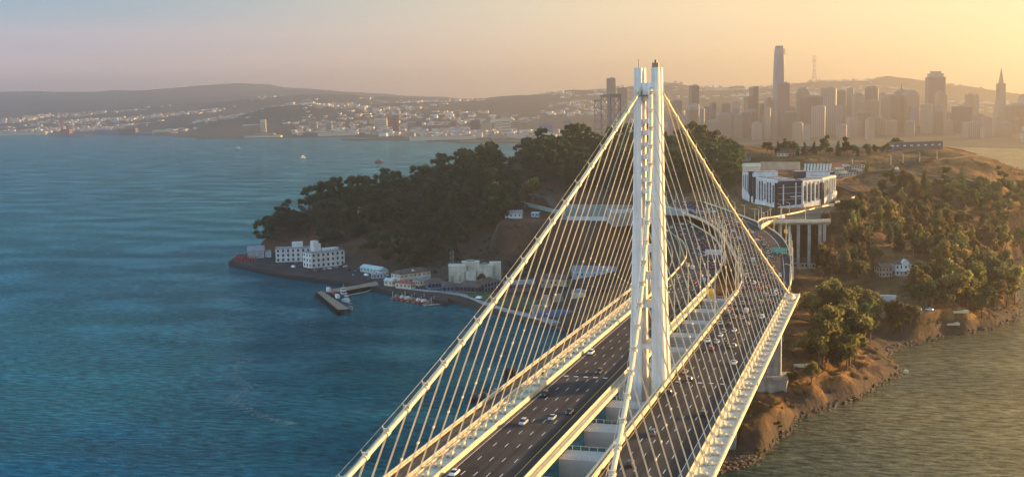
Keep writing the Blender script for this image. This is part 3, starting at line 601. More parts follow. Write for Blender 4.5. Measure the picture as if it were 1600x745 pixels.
# tower: four tapering shafts tied by links
def wt(z): return float(np.interp(z, [0,50,73,117,160], [8.4,6.5,5.75,4.75,4.25]))
def wi(z): return 1.75
TW = tag(MB.build((lambda b: (b.box((0,0,-1), (26,26,8)), b)[1])(MB()), 'tower', concrete, BR))
ZS = [2,25,50,73,95,117,140,160]
for sx in (-1, 1):
    for sy in (-1, 1):
        secs = []
        for z in ZS:
            w, i = wt(z), wi(z); c = (w-i)*.14
            secs.append([(sx*i, sy*i, z), (sx*w, sy*i, z), (sx*w, sy*(w-c), z), (sx*(w-c), sy*w, z), (sx*i, sy*w, z)])
        mb = MB(); mb.loft(secs, white_steel); seam_m = MATS.get('seam') or mat('seam', (.66,.63,.57), .6)
        for z in range(60, 160, 8):
            w = wt(z)+.02; i = wi(z); c = (w-i)*.14; mb.loft([[(sx*(i-.02), sy*(i-.02), zz), (sx*w, sy*(i-.02), zz), (sx*w, sy*(w-c), zz), (sx*(w-c), sy*w, zz), (sx*(i-.02), sy*w, zz)] for zz in (z, z+.12)], seam_m)
        mb.build('shaft', None, TW)
LK = [(140.8,142.5),(136.9,138.6),(132.9,134.4),(128.7,130.3),(124.5,126.3),(120.8,122.1),(116.8,118.1),(106.4,108.4),(96.5,98.4),(87,88.6),(77,78.6),(62.4,64.2),(148.6,151.5)]
for a, b in LK:
    mb = MB(); w = wt((a+b)/2)-.9; i = wi(0)+.0; t_ = .9
    for s in (-1, 1):
        mb.box((0, s*(w-t_/2), (a+b)/2), (2*i, t_, b-a)); mb.box((s*(w-t_/2), 0, (a+b)/2), (t_, 2*i, b-a))
    mb.box((0, 0, (a+b)/2-.2), (2*i-.6, 2*i-.6, .3)); mb.build('shear_link', white_steel, TW)
mb = MB(); mb.box((0,0,153.2), (3.4,8.2,3.3)); mb.box((0,-4.2,152), (2.6,1.6,2.6)); mb.box((0,4.2,152), (2.6,1.6,2.6)); mb.build('saddle_housing', white_steel, TW)
mb = MB(); mb.box((3.0,-2.6,160.8), (2.2,2.2,1.6)); mb.tube([(3,-2.6,161.6),(3,-2.6,162.6)], .5, 8); mb.build('beacon_housing', mat('beacon', (.35,.22,.12), .5), TW)
mb = MB(); mb.tube([(-3,-2.6,160),(-3,-2.6,163)], .09, 5); mb.build('antenna', dark_metal, TW)
mb = MB(); mb.box((0,-4.9,151.6), (5.4,.1,.1)); mb.box((0,-4.9,151.1), (5.4,.1,.1)); mb.box((0,-4.6,150.6), (5.6,1.0,.15))
mb.build('maintenance_platform', dark_metal, TW)
mb = MB(); mb.box((-2.4,-2.4,157.5), (.9,.9,5)); mb.build('ladder_cage', MATS['cream_wall'], TW)
for zc in (113, 102, 92, 82, 68, 56):
    mb = MB(); mb.box((.3,0,zc), (1.2,1.2,8)); mb.build('elevator_mast', MATS['cream_wall'], TW) if zc == 113 else None

# cables
def cabE(s, side): return (side*(.77+75.3*s-40.2*s*s), -385*s, 155.67-238.8*s+136.6*s*s)
def cabW(s, side): return (side*(3.6+30.9*s), 180*s, 153.2+(zd(180)+.8-153.2)*s-9*s*(1-s))
SE = [0.012+i*.988/60 for i in range(61)]; SWs = [0.015+i*.985/30 for i in range(31)]
for side in (-1, 1):
    mb = MB(); mb.tube([cabE(s, side) for s in SE], .60, 12); c1 = mb.build('main_cable', cable_white, BR, smooth=True)
    mb = MB(); mb.tube([cabW(s, side) for s in SWs], .60, 12); c2 = mb.build('main_cable', cable_white, BR, smooth=True)
    for (fn, n0, c, L_, st_) in ((cabE, 39, c1, 385, 9.8), (cabW, 18, c2, 180, 9.8)):
        rl = MB()
        for k in range(1, min(n0, 24)+1):
            s = (k*st_-2)/L_; ob = MB()
            if s > .985: continue
            p = Vector(fn(s, side)); q = Vector(fn(s+.004, side)); d = (q-p).normalized()
            ob.tube([p-d*.75, p+d*.75], .82, 12)
            o = d.cross(Vector((0,0,1))).normalized(); u = o.cross(d).normalized()
            if u.z < 0: u = -u
            for e in (-1, 1):
                ob.tube([p+o*e*.6+u*.3, p+o*e*.75+u*1.9], .12, 5)
            ob.box(p+u*1.0, (1.1,.5,.5), 0); ob.build('cable_band', girder_paint, c)
        for e in (-1, 1):
            pts = []
            for i in range(41):
                s = .02+.965*i/40; p = Vector(fn(s, side)); q = Vector(fn(s+.004, side)); d = (q-p).normalized(); o = d.cross(Vector((0,0,1))).normalized(); u = o.cross(d).normalized(); u = u if u.z > 0 else -u
                pts.append(p+o*e*.75+u*1.85)
            rl.tube(pts, .055, 4, caps=False)
        rl.build('hand_rope', girder_paint, c)
# hangers
HX = {1: 33.6, -1: -36.3}
nh = 0
for side in (-1, 1):
    for k in range(1, 27):
        Y = -9.8*k+2
        s = -Y/385; p = Vector(cabE(s, side)); q = Vector((HX[side], Y, zd(Y)+.9))
        mb = MB(); r0 = .11
        for e in (-.42, .42):
            a, b = p+Vector((0,e,-.4)), q+Vector((0,e,0)); mb.tube([a, b], .098, 5, caps=False)
        for f in (.42,): 
            c = q.lerp(p, f); mb.box(c, (.35,1.2,.5))
        mb.box(q+Vector((0,0,.3)), (.6,1.4,1.6)); mb.build('suspender', cable_white, BR)
    for k in range(1, 18):
        Y = 9.8*k-2; s = Y/180; p = Vector(cabW(s, side)); q = Vector((HX[side], Y, zd(Y)+.9))
        mb = MB()
        for e in (-.42, .42):
            a, b = p+Vector((0,e,-.4)), q+Vector((0,e,0)); mb.tube([a, b], .098, 5, caps=False)
        c = q.lerp(p, .42); mb.box(c, (.35,1.2,.5)); mb.box(q+Vector((0,0,.3)), (.6,1.4,1.6)); mb.build('suspender', cable_white, BR)

# decks: box girders with road, barriers, hanger strip
def strip(poly_xz, Y0, Y1, n, name, m, parent, zoff=0.0):
    secs = []
    for i in range(n+1):
        Y = Y0+(Y1-Y0)*i/n; secs.append([(x, Y, zd(Y)+z+zoff) for x, z in poly_xz])
    mb = MB(); mb.loft(secs); return mb.build(name, m, parent)
def bx(x0, x1, z0, z1): return [(x0,z0),(x1,z0),(x1,z1),(x0,z1)]
YW = 196
dN = strip([(5.2,-.9),(7.2,-.02),(31.2,-.02),(37.2,-.25),(37.6,-1.3),(30,-5.2),(12,-5.4)], YE, YW, 6, 'north_deck' if False else 'deck', girder_paint, BR)
dS = strip([(-8.0,-.9),(-9.8,-.02),(-33.6,-.02),(-39.6,-.25),(-40.0,-1.3),(-32,-5.2),(-14,-5.4)][::-1], YE, YW, 6, 'deck', girder_paint, BR)
strip(bx(7.6,31.0,0,.03), YE, YW, 6, 'road_surface', asphalt, dN); strip(bx(-33.2,-10.3,0,.03), YE, YW, 6, 'road_surface', asphalt, dS)
strip(bx(28.9,31.0,.034,.038), YE, YW, 6, 'shoulder', asphalt_pale, dN); strip(bx(-33.2,-31.9,.034,.038), YE, YW, 6, 'shoulder', asphalt_pale, dS)
for d_, x0, x1 in ((dN,7.1,7.6),(dN,31.0,31.5),(dS,-10.3,-9.8),(dS,-33.8,-33.2)): strip([(x0,0),(x1,0),(x1-.12,1.15),(x0+.12,1.15)], YE, YW, 6, 'barrier', cable_white, d_)
for d_, x0, x1 in ((dN,7.15,7.3),(dN,31.15,31.35),(dS,-10.05,-9.9),(dS,-33.6,-33.4)): strip(bx(x0,x1,1.25,1.5), YE, YW, 6, 'barrier_rail', cable_white, d_)
strip(bx(5.0,5.5,-.9,.5), YE, YW, 6, 'edge_beam', cable_white, dN); strip(bx(-8.3,-7.8,-.9,.5), YE, YW, 6, 'edge_beam', cable_white, dS)
strip(bx(31.6,32.4,-.1,.75), YE, YW, 6, 'edge_beam', cable_white, dN)
strip(bx(-34.7,-33.9,-.1,.55), YE, YW, 6, 'edge_beam', cable_white, dS)
for d_, sg, xa, xb in ((dN, 1, 32.6, 37.0), (dS, -1, -39.4, -35.0)):
    xm = (xa+xb)/2
    for k in range(-18, 20):
        mb = MB(); fl = MB()
        Y = 9.8*k+2 if k < 0 else 9.8*k-2
        if not YE < Y < YW: continue
        z = zd(Y)
        mb.box((xm, Y, z+.25), (3.2,.5,.5)); mb.box((xm-sg*.8, Y, z+.4), (.6,1.8,.9)); mb.box((xm+sg*.7, Y, z+.4), (.5,1.5,.8))
        xo = 37.5 if sg > 0 else -39.9
        fl.box((xo, Y+4.9, zd(Y+4.9)+.1), (.5,9.2,.9)); mb.build('anchor_bracket', girder_paint, d_); fl.build('edge_flange', cable_white, d_)
BP = strip([(-46.2,.1),(-40.9,.1),(-40.9,-.5),(-46.2,-.5)], YE, YW, 6, 'bike_path', path_dark, BR)
for x in (-46.4, -40.6):
    strip([(x-.25,1.15),(x+.25,1.15),(x+.25,1.45),(x-.25,1.45)], YE, YW, 6, 'path_rail', cable_white, BP)
    strip([(x-.12,-.3),(x+.12,-.3),(x+.12,.75),(x-.12,.75)], YE, YW, 6, 'path_rail', cable_white, BP)
mb = MB()
for Y in np.arange(-260, 190, 3.0):
    for x in (-46.4, -40.6): mb.box((x, Y, zd(Y)+.5), (.2,.18,1.7))
mb.build('railing', cable_white, BP)
for Y in np.arange(-160, 190, 9.8): mb = MB(); mb.box((-43.4, Y, zd(Y)-.9), (7.4,.7,.8)); mb.build('path_bracket', girder_paint, BP)
# crossbeams between the decks
for k in range(-12, 7):
    if k == 0: continue
    Y = 30*k+(0 if k > 0 else 0); mb = MB(); z = zd(Y); cbm = MATS.get('crossbeam_paint') or mat('crossbeam_paint', (.40,.38,.34), .6, var=.06, scale=.2); mb.box((-1.4, Y, z-4.4), (13.4,9.8,5.2), 0, cbm)
    for e in (-4.7, 4.7):
        for x in (-6.5,-4,-1.5,1,3.5): mb.box((x, Y+e, z-1.15), (.14,.14,1.3), 0, girder_paint)
        mb.box((-1.4, Y+e, z-.5), (12,.07,.07), 0, girder_paint)
    mb.build('crossbeam', None, BR)
mb = MB()
for s, x in ((1, 5.9), (-1, -8.7)):
    for Y in np.arange(-240, 190, 3): mb.box((x, Y, zd(Y)+.2), (.12,.12,1.4))
    for z_ in (.45,.9): mb.loft([[(x-.05, Y, zd(Y)+z_-.05),(x+.05, Y, zd(Y)+z_-.05),(x+.05, Y, zd(Y)+z_+.05),(x-.05, Y, zd(Y)+z_+.05)] for Y in (-240, 190)])
mb.build('catwalk_railing', girder_paint, BR)
# markings
NL = [12.2,16.1,20.0,24.1]; SLn = [-17.6,-21.2,-24.8,-28.4]
for d_, xs, solid in ((dN, NL, ((8.4,paint_yellow),(28.6,paint_white))), (dS, SLn, ((-13.8,paint_yellow),(-31.8,paint_white)))):
    mb = MB()
    for x in xs:
        Y = YE+3
        while Y < YW:
            mb.add([(x-.11,Y,zd(Y)+.042),(x+.11,Y,zd(Y)+.042),(x+.11,Y+3.7,zd(Y+3.7)+.042),(x-.11,Y+3.7,zd(Y+3.7)+.042)], [(0,1,2,3)]); Y += 14
    mb.build('lane_marking', paint_white, d_, fix=False)
    for x, m_ in solid:
        mb = MB(); mb.add([(x-.1,YE,zd(YE)+.044),(x+.1,YE,zd(YE)+.044),(x+.1,YW,zd(YW)+.044),(x-.1,YW,zd(YW)+.044)], [(0,1,2,3)]); mb.build('edge_line', m_, d_, fix=False)
    mb = MB(); x0 = xs[0] if xs[0] > 0 else -15.5
    for Y in (-2.0,):
        for i in range(5):
            x = xs[0]+(xs[1]-xs[0])*(i-.5); mb.add([(x-.8,Y-.6,zd(Y)+.046),(x+.8,Y-.6,zd(Y)+.046),(x+.8,Y+.6,zd(Y)+.046),(x-.8,Y+.6,zd(Y)+.046)], [(0,1,2,3)])
    mb.build('cross_marking', paint_white, d_, fix=False)
# anchorage heads and the concrete pier columns at the island end
for side, x in ((1, 34.4), (-1, -37.0)):
    mb = MB(); p = Vector((x, 178, zd(180)+.8)); d = Vector((side*.14, 1, -.45)).normalized(); mb.tube([p-d*3.5, p-d*2, p+d*3.5, p+d*4.2], 1.9, 14, r2=2.3); mb.build('cable_anchor_head', cable_white, BR)
Gz = max(hz(27, 172), 4)
for x0 in (27.5, -31):
    for xx, w in ((x0, 6.5), (x0-11, 5.0)):
        mb = MB(); mb.box((xx, 172, (48+Gz)/2+3), (w,5,48-Gz-2)); mb.build('pier_column', concrete, BR)
    mb = MB(); mb.box((x0-5.0, 171, 8.5), (23,13,14)); mb.box((x0-5.0, 171, 15.8), (24,14,1.2)); mb.build('pier_footing', concrete, BR)
tag(MB.build((lambda b: (b.box((12,92,8.0), (15,9,15)), b.box((12,92,15.8), (16,10,1.2)), b)[2])(MB()), 'old_pier', concrete_grey), 'squat grey concrete pier at the shore under the right deck', 'pier')

# ------------------------------------------------------------------ approach viaducts on the island
def deckline(pts, n=8):
    # Catmull-Rom through 3-D points
    P = [np.array(p, float) for p in pts]; P = [2*P[0]-P[1]]+P+[2*P[-1]-P[-2]]; out = []
    for i in range(1, len(P)-2):
        for j in range(n):
            t = j/n; out.append(.5*((2*P[i])+(-P[i-1]+P[i+1])*t+(2*P[i-1]-5*P[i]+4*P[i+1]-P[i+2])*t*t+(-P[i-1]+3*P[i]-3*P[i+1]+P[i+2])*t**3))
    out.append(P[-2]); return out
def viaduct(label, left, right, thick=2.2, n=8, rail=True, rm=None, surf=None, parent=None, group=None, railh=1.1, posts=()):
    Lp, Rp = deckline(left, n), deckline(right, n); root = tag(empty('viaduct', tuple(Lp[0])), label, 'viaduct', group); inv = Vector(tuple(-Lp[0]))
    def rel(p): return (p[0]-Lp[0][0], p[1]-Lp[0][1], p[2]-Lp[0][2])
    secs = []; rs_ = []; A, B = [], []
    for a, b in zip(Lp, Rp):
        d = (b-a); d[2] = 0; u = d/np.linalg.norm(d); dz = np.array([0,0,1.0])
        secs.append([rel(a+dz*-.02), rel(b+dz*-.02), rel(b-dz*thick*.45), rel(b-u*3-dz*thick), rel(a+u*3-dz*thick), rel(a-dz*thick*.45)])
        rs_.append([rel(a+u*.5+dz*.02), rel(b-u*.5+dz*.02)])
        A.append([rel(a-u*.15-dz*.3), rel(a+u*.35-dz*.3), rel(a+u*.25+dz*railh), rel(a-u*.05+dz*railh)]); B.append([rel(b-u*.35-dz*.3), rel(b+u*.15-dz*.3), rel(b+u*.05+dz*railh), rel(b-u*.25+dz*railh)])
    mb = MB(); mb.loft(secs); dk = mb.build('deck', girder_paint, root)
    mb = MB(); mb.loft(rs_, closed=False); mb.build('road_surface', surf or asphalt, root, fix=False)
    if rail:
        for q in (A, B): mb = MB(); mb.loft(q); mb.build('barrier', rm or cable_white, root)
    return root, Lp, Rp
g = [(7.0,196,zd(196)),(4.3,235,53.0),(-5,290,54.6),(-18,354,56),(-35,430,57.2),(-54,495,57.6),(-82,560,58.2),(-118,640,58.5),(-150,700,58.5)]
h = [(31.6,196,zd(196)),(29.5,246,53.4),(19.1,351,55.2),(7,420,56.4),(-10,477,57.4),(-30,530,58),(-62,612,58.3),(-92,680,58.5),(-120,728,58.5)]
VN, NLft, NRgt = viaduct('curving right-hand viaduct carrying the jammed road to the island', g, h, group=None)
gs = [(-33.8,196,zd(196)),(-35,250,52.2),(-41,330,51.6),(-56,410,51),(-75,470,50.5),(-96,540,50),(-110,590,50)]
hs = [(-9.8,196,zd(196)),(-12.5,276,52),(-20,345,51.6),(-32,410,51),(-47,470,50.5),(-66,530,50),(-82,580,50)]
VS, SLft, SRgt = viaduct('left-hand viaduct passing under the upper road at the tunnel', gs, hs)
def road_mark(root, Lp, Rp, fr, m_, dash=True, w=.12):
    mb = MB(); O = np.array(Lp[0]); k = 0
    C_ = [a+(b-a)*fr for a, b in zip(Lp, Rp)]; acc = 0
    for i in range(len(C_)-1):
        a, b = C_[i]-O, C_[i+1]-O; d = b-a; L_ = np.linalg.norm(d[:2]); u = d/L_; nrm = np.array([-u[1], u[0], 0])*w; s = 0
        while s < L_:
            e = min(s+1.2, L_)
            if not dash or (acc % 14) < 3.6:
                p, q = a+u*s, a+u*e; z = np.array([0,0,.04]); mb.add([p-nrm+z, q-nrm+z, q+nrm+z, p+nrm+z], [(0,1,2,3)])
            acc += e-s; s = e
    mb.build('lane_marking', m_, root, fix=False)
for fr in (.19,.35,.51,.67): road_mark(VN, NLft, NRgt, fr, paint_white)
for fr in (.04,.85): road_mark(VN, NLft, NRgt, fr, paint_white, False)
for fr in (.27,.43,.59,.75): road_mark(VS, SLft, SRgt, fr, paint_white)
def cols(root, Lp, Rp, idx, w=3.2, two=True, cap=True):
    O = np.array(Lp[0])
    for i in idx:
        a, b = Lp[i], Rp[i]
        for f in ((.22,.78) if two else (.5,)):
            p = a+(b-a)*f; gz = hz(p[0], p[1])-1
            if p[2]-2.2-gz < 2: continue
            mb = MB(); mb.box((p[0]-O[0], p[1]-O[1], (p[2]-2.1+gz)/2-O[2]), (w,w*.8,p[2]-2.1-gz), YAW); mb.build('pier_column', concrete, root)
cols(VN, NLft, NRgt, (8,14,20,26,32,38)); cols(VS, SLft, SRgt, (6,12,18,24,30))
# on-ramp loops to the left of the lower road
q1 = [at(x, y, 51.5) for x, y in [(1040,470),(1052,440),(1060,415),(1063,395),(1058,375),(1046,360)]]; q2 = [at(x, y, 51.5) for x, y in [(1040,447),(1044,428),(1049,410),(1050,395),(1046,380),(1036,368)]]
V3, a3, b3 = viaduct('narrow curved ramp joining the left-hand road behind the tower', q2, q1, thick=1.8, surf=asphalt, rm=concrete, railh=.8)
cols(V3, a3, b3, (6,14,22,30), 2.4, False)
# ramp on tall columns to the right
ra = [at(x, y, 60.5) for x, y in [(1184,347.5),(1192,342.5),(1215,339),(1245,333),(1275,326),(1297,321)]]; rb_ = [at(x, y, 60.5) for x, y in [(1190,353),(1205,346.5),(1230,345.5),(1255,345),(1278,345),(1298,344)]]
V4, a4, b4 = viaduct('elevated cream ramp on tall columns right of the jammed road', ra, rb_, thick=3.0, surf=asphalt_pale)
for x, yb in ((1218,392),(1233,398),(1247,402),(1264,374),(1281,368),(1288,372)):
    p = at(x, 348, 59.0); d_ = 0
    gz = hz(p[0], p[1])-1; O = np.array(a4[0]); mb = MB(); mb.box((p[0]-O[0], p[1]-O[1]+2.5, (57.8+gz)/2-O[2]), (2.0,1.8,57.8-gz), YAW); mb.build('pier_column', concrete, V4)
# mainland-side road sheets laid on the terrain
def road(name, label, pxs, w, m_, zoff=.35, cat=None, kind='structure', lift=None):
    P = deckline([ground(*q) if len(q) == 2 else np.array(at(*q)) for q in pxs], 10); A, B = [], []
    for i, p in enumerate(P):
        d = P[min(i+1, len(P)-1)]-P[max(i-1, 0)]; d[2] = 0; d /= np.linalg.norm(d)+1e-9; n_ = np.array([-d[1], d[0], 0])*w/2
        z = max(hz(p[0]+n_[0], p[1]+n_[1]), hz(p[0]-n_[0], p[1]-n_[1]), hz(p[0], p[1]))+zoff
        A.append([(p[0]-n_[0], p[1]-n_[1], z), (p[0]+n_[0], p[1]+n_[1], z), (p[0]+n_[0], p[1]+n_[1], z-2), (p[0]-n_[0], p[1]-n_[1], z-2)])
    mb = MB(); mb.loft(A); return tag(mb.build(name, m_), kind=kind)
road('hill_road', '', [(1296,333),(1318,325),(1335,316),(1342,306),(1330,298),(1312,292),(1300,288)], 9, asphalt)
road('ridge_road', '', [(1300,282),(1340,274),(1380,268),(1420,272),(1460,276),(1500,280),(1540,284),(1580,290)], 7, asphalt_pale)
road('ridge_track', '', [(1380,255),(1420,252),(1460,250),(1500,246),(1530,243)], 5, asphalt_pale)
road('shore_road', '', [(1255,468),(1300,470),(1350,472),(1400,480),(1440,490)], 7, asphalt_pale)
road('quay_path', '', [(640,452),(700,458),(740,466),(770,478),(820,492),(870,508)], 6, MATS['concrete_grey'])
road('hillside_road', '', [(800,298),(830,306),(860,320),(885,333)], 9, asphalt_pale)
road('lower_road', '', [(700,436),(800,440),(880,450),(950,455)], 9, asphalt)
# tunnel portal walls: grey face over the lower road and long retaining wall to the left
def wall_between(name, P, Q, h0, h1, th, m_, label, cat='wall'):
    P, Q = np.array(P), np.array(Q); d = Q-P; L_ = np.hypot(d[0], d[1]); u = d/L_; n_ = np.array([-u[1], u[0], 0])*th
    mb = MB(); mb.prism([(P[0],P[1]),(Q[0],Q[1]),(Q[0]+n_[0],Q[1]+n_[1]),(P[0]+n_[0],P[1]+n_[1])], h0, h1, m_); o = mb.build(name, m_)
    return tag(o, label, cat)
TP = empty('tunnel_portal', (-82,562,50)); tag(TP, 'grey concrete portal with dark opening over the lower road', 'tunnel')
def rp(pts): return [(x+82, y-562) for x, y in pts]
mat('portal_grey', (.30,.31,.29), .9, var=.1, scale=.1)
mb = MB(); mb.prism(rp([(-135,545),(-108,578),(-104,590),(-150,590)]), -3, 7.6); mb.build('side_wall', MATS['portal_grey'], TP)
mb = MB(); mb.prism(rp([(-64,560),(-50,548),(-46,566),(-62,590)]), -3, 7.4); mb.build('side_wall', MATS['portal_grey'], TP)
mb = MB(); mb.prism(rp([(-110,572),(-62,548),(-56,562),(-104,590)]), 5.4, 9.2); mb.build('lintel', MATS['portal_grey'], TP)
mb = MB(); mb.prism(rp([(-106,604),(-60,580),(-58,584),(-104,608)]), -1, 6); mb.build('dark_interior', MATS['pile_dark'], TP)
pw = mat('pale_green_wall', (.24,.29,.26), .85, var=.08, scale=.08)
w1a, w1b = ground(868, 346), ground(992, 349)
wall_between('retaining_wall', at(878,344,44.5), at(1000,346,44.5), 42, 58.5, 2, pw, 'long pale green-grey retaining wall left of the tunnel')
wall_between('parapet_wall', np.array(at(888,344,44.5))-np.array([0,5,0]), np.array(at(1000,346,44.5))-np.array([0,5,0]), 42, 48.5, 1, MATS['white_wall'], 'low pale parapet at the foot of the green-grey retaining wall')
wall_between('guard_wall', at(805,307,57), at(884,343,47), 50, 53.5, 1, pw, 'sloping pale wall beside the hillside road')

# ------------------------------------------------------------------ trees
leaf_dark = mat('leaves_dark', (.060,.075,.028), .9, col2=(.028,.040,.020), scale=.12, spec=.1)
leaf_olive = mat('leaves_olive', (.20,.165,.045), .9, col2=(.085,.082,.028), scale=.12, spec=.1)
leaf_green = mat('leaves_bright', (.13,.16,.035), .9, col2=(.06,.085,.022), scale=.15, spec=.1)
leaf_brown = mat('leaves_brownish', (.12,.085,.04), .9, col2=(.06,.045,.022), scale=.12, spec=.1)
def leafy(m, k=.45):
    nt = m.node_tree; b = nt.nodes['Principled BSDF']; t_ = nt.nodes.new('ShaderNodeBsdfTranslucent'); mx = nt.nodes.new('ShaderNodeMixShader'); mx.inputs[0].default_value = k
    src = b.inputs['Base Color'].links[0].from_socket; g = nt.nodes.new('ShaderNodeGamma'); g.inputs[1].default_value = .8; nt.links.new(src, g.inputs[0]); nt.links.new(g.outputs[0], t_.inputs[0])
    oi = nt.nodes.new('ShaderNodeObjectInfo'); hs = nt.nodes.new('ShaderNodeHueSaturation'); mr = nt.nodes.new('ShaderNodeMapRange'); mr.inputs[3].default_value = .55; mr.inputs[4].default_value = 1.75; mh = nt.nodes.new('ShaderNodeMapRange'); mh.inputs[3].default_value = .47; mh.inputs[4].default_value = .53; mw = nt.nodes.new('ShaderNodeMath'); mw.operation = 'FRACT'; mz = nt.nodes.new('ShaderNodeMath'); mz.operation = 'MULTIPLY'; mz.inputs[1].default_value = 7.3; nt.links.new(oi.outputs['Random'], mz.inputs[0]); nt.links.new(mz.outputs[0], mw.inputs[0]); nt.links.new(mw.outputs[0], mh.inputs[0]); nt.links.new(mh.outputs[0], hs.inputs['Hue'])
    nt.links.new(oi.outputs['Random'], mr.inputs[0]); nt.links.new(mr.outputs[0], hs.inputs['Value']); nt.links.new(src, hs.inputs['Color']); nt.links.new(hs.outputs[0], b.inputs['Base Color']); nt.links.new(hs.outputs[0], g.inputs[0])
    nt.links.new(b.outputs[0], mx.inputs[1]); nt.links.new(t_.outputs[0], mx.inputs[2]); nt.links.new(mx.outputs[0], nt.nodes['Material Output'].inputs[0])
for m_ in (leaf_dark, leaf_olive, leaf_green, leaf_brown): leafy(m_)
def leaf_cloud(rs, lobes, n, size):
    # many small leaf faces spread near the surface of uneven lobes
    L_ = np.array(lobes); w = L_[:,3]**2; pick = rs.choice(len(L_), n, p=w/w.sum())
    v = rs.normal(size=(n,3)); v /= np.linalg.norm(v, axis=1)[:,None]; rad = L_[pick,3]*(rs.rand(n)**.35)*np.where(rs.rand(n) < .14, 1.3, 1.0); c = L_[pick,:3]+v*rad[:,None]*np.array([1,1,.78])
    a = rs.normal(size=(n,3)); a += v*.6; a /= np.linalg.norm(a, axis=1)[:,None]; b = np.cross(a, rs.normal(size=(n,3))); b /= np.linalg.norm(b, axis=1)[:,None]; d = np.cross(a, b)
    s = size*(.6+.8*rs.rand(n))[:,None]; q = np.stack([c-b*s-d*s*.6, c+b*s-d*s*.6, c+b*s*.7+d*s*.6, c-b*s*.7+d*s*.6], 1)
    return q.reshape(-1, 3)
def quads_mesh(name, V, m):
    me = bpy.data.meshes.new(name); n = len(V)//4; me.vertices.add(len(V)); me.vertices.foreach_set('co', V.ravel().astype(np.float32)); me.loops.add(n*4); me.loops.foreach_set('vertex_index', np.arange(n*4, dtype=np.int32))
    me.polygons.add(n); me.polygons.foreach_set('loop_start', (np.arange(n)*4).astype(np.int32)); me.polygons.foreach_set('loop_total', np.full(n, 4, np.int32)); me.update(calc_edges=True); me.materials.append(m); return me
def tree_meshes(seed, kind, m):
    rs = np.random.RandomState(seed); tb = MB(); lobes = []
    if kind == 'euc':      # tall gum tree: bare leaning trunk, lobes held high, gaps between
        H = 18; top = (rs.uniform(-1,1), rs.uniform(-1,1), H*.8); tb.tube([(0,0,-2),(top[0]*.3,top[1]*.3,H*.4), top], .45, 6, r2=.15)
        for k in range(rs.randint(9, 14)):
            a = rs.uniform(0, 6.28); z = rs.uniform(.38, .95)*H; r_ = rs.uniform(.8, 3.6)*(1.15-abs(z/H-.65)); p = (r_*math.cos(a), r_*math.sin(a), z); lobes.append((*p, rs.uniform(1.1, 2.8)))
            tb.tube([(top[0]*z/H*.6, top[1]*z/H*.6, z*.62), p], .16, 4, r2=.05)
        n, sz = 1500, .50
    elif kind == 'oak':    # broad rounded crown on a short trunk
        H = 11; tb.tube([(0,0,-2),(.3,0,3)], .45, 6, r2=.3)
        for k in range(rs.randint(11, 17)):
            a = rs.uniform(0, 6.28); r_ = rs.uniform(.5, 4.2); z = H*.38+(H*.5)*(1-(r_/5)**2)*rs.uniform(.6,1.05); p = (r_*math.cos(a), r_*math.sin(a), z); lobes.append((*p, rs.uniform(1.0, 2.5)))
            tb.tube([(.3,0,2.6), p], .18, 4, r2=.05)
        n, sz = 1500, .46
    elif kind == 'cyp':    # dense pointed crown
        H = 15; tb.tube([(0,0,-2),(0,0,H*.85)], .35, 6, r2=.08)
        for k in range(11):
            z = 2.5+k*(H-3)/11; rr = 3.4*(1-k/12.5); a = rs.uniform(0, 6.28); lobes.append((rr*.35*math.cos(a), rr*.35*math.sin(a), z, rr*.75+.4))
        n, sz = 1000, .38
    else:                  # low wide wind-shaped pine with flat top
        H = 13; tb.tube([(0,0,-2),(.8,.3,H*.7)], .42, 6, r2=.2)
        for k in range(9):
            a = rs.uniform(0, 6.28); r_ = rs.uniform(0, 4.6); p = (.8+r_*math.cos(a), .3+r_*math.sin(a), H*rs.uniform(.68,.86)); lobes.append((*p, rs.uniform(1.3, 2.1))); tb.tube([(.6,.2,H*.5), p], .15, 4, r2=.05)
        n, sz = 900, .40
    V = leaf_cloud(rs, lobes, n, sz); o = tb.build('trunk', trunk_mat); tm = o.data; bpy.data.objects.remove(o)
    return quads_mesh('crown', V, m), tm
TREES = {}
for kind in ('euc','oak','cyp','pine'):
    for mm in (leaf_dark, leaf_olive, leaf_brown):
        TREES[kind, mm.name] = [tree_meshes(hash_, kind, mm) for hash_ in ((1,2,3,6,7,8) if kind in ('euc','oak') else (4,5))]
TREES['oak','leaves_bright'] = [tree_meshes(9, 'oak', leaf_green), tree_meshes(12, 'oak', leaf_green)]
def plant_tree(x, y, z, kind, leaf, s, lb, group, rs):
    cm, tm = TREES[kind, leaf][rs.randint(len(TREES[kind, leaf]))]; o = empty({'euc':'eucalyptus_tree','oak':'oak_tree','cyp':'cypress_tree','pine':'pine_tree'}[kind], (x, y, z-.3), rs.uniform(0, 6.28))
    o.scale = (s*rs.uniform(.9,1.15), s*rs.uniform(.9,1.15), s*rs.uniform(.85,1.2))
    for nm, me in (('crown', cm), ('trunk', tm)):
        c = bpy.data.objects.new(nm, me); COL.objects.link(c); c.parent = o
    tag(o, lb, 'tree', group); return o
def inpoly(px, py, poly):
    c = False; n = len(poly)
    for i in range(n):
        x0, y0 = poly[i]; x1, y1 = poly[(i+1)%n]
        if (y0 > py) != (y1 > py) and px < (x1-x0)*(py-y0)/(y1-y0)+x0: c = not c
    return c
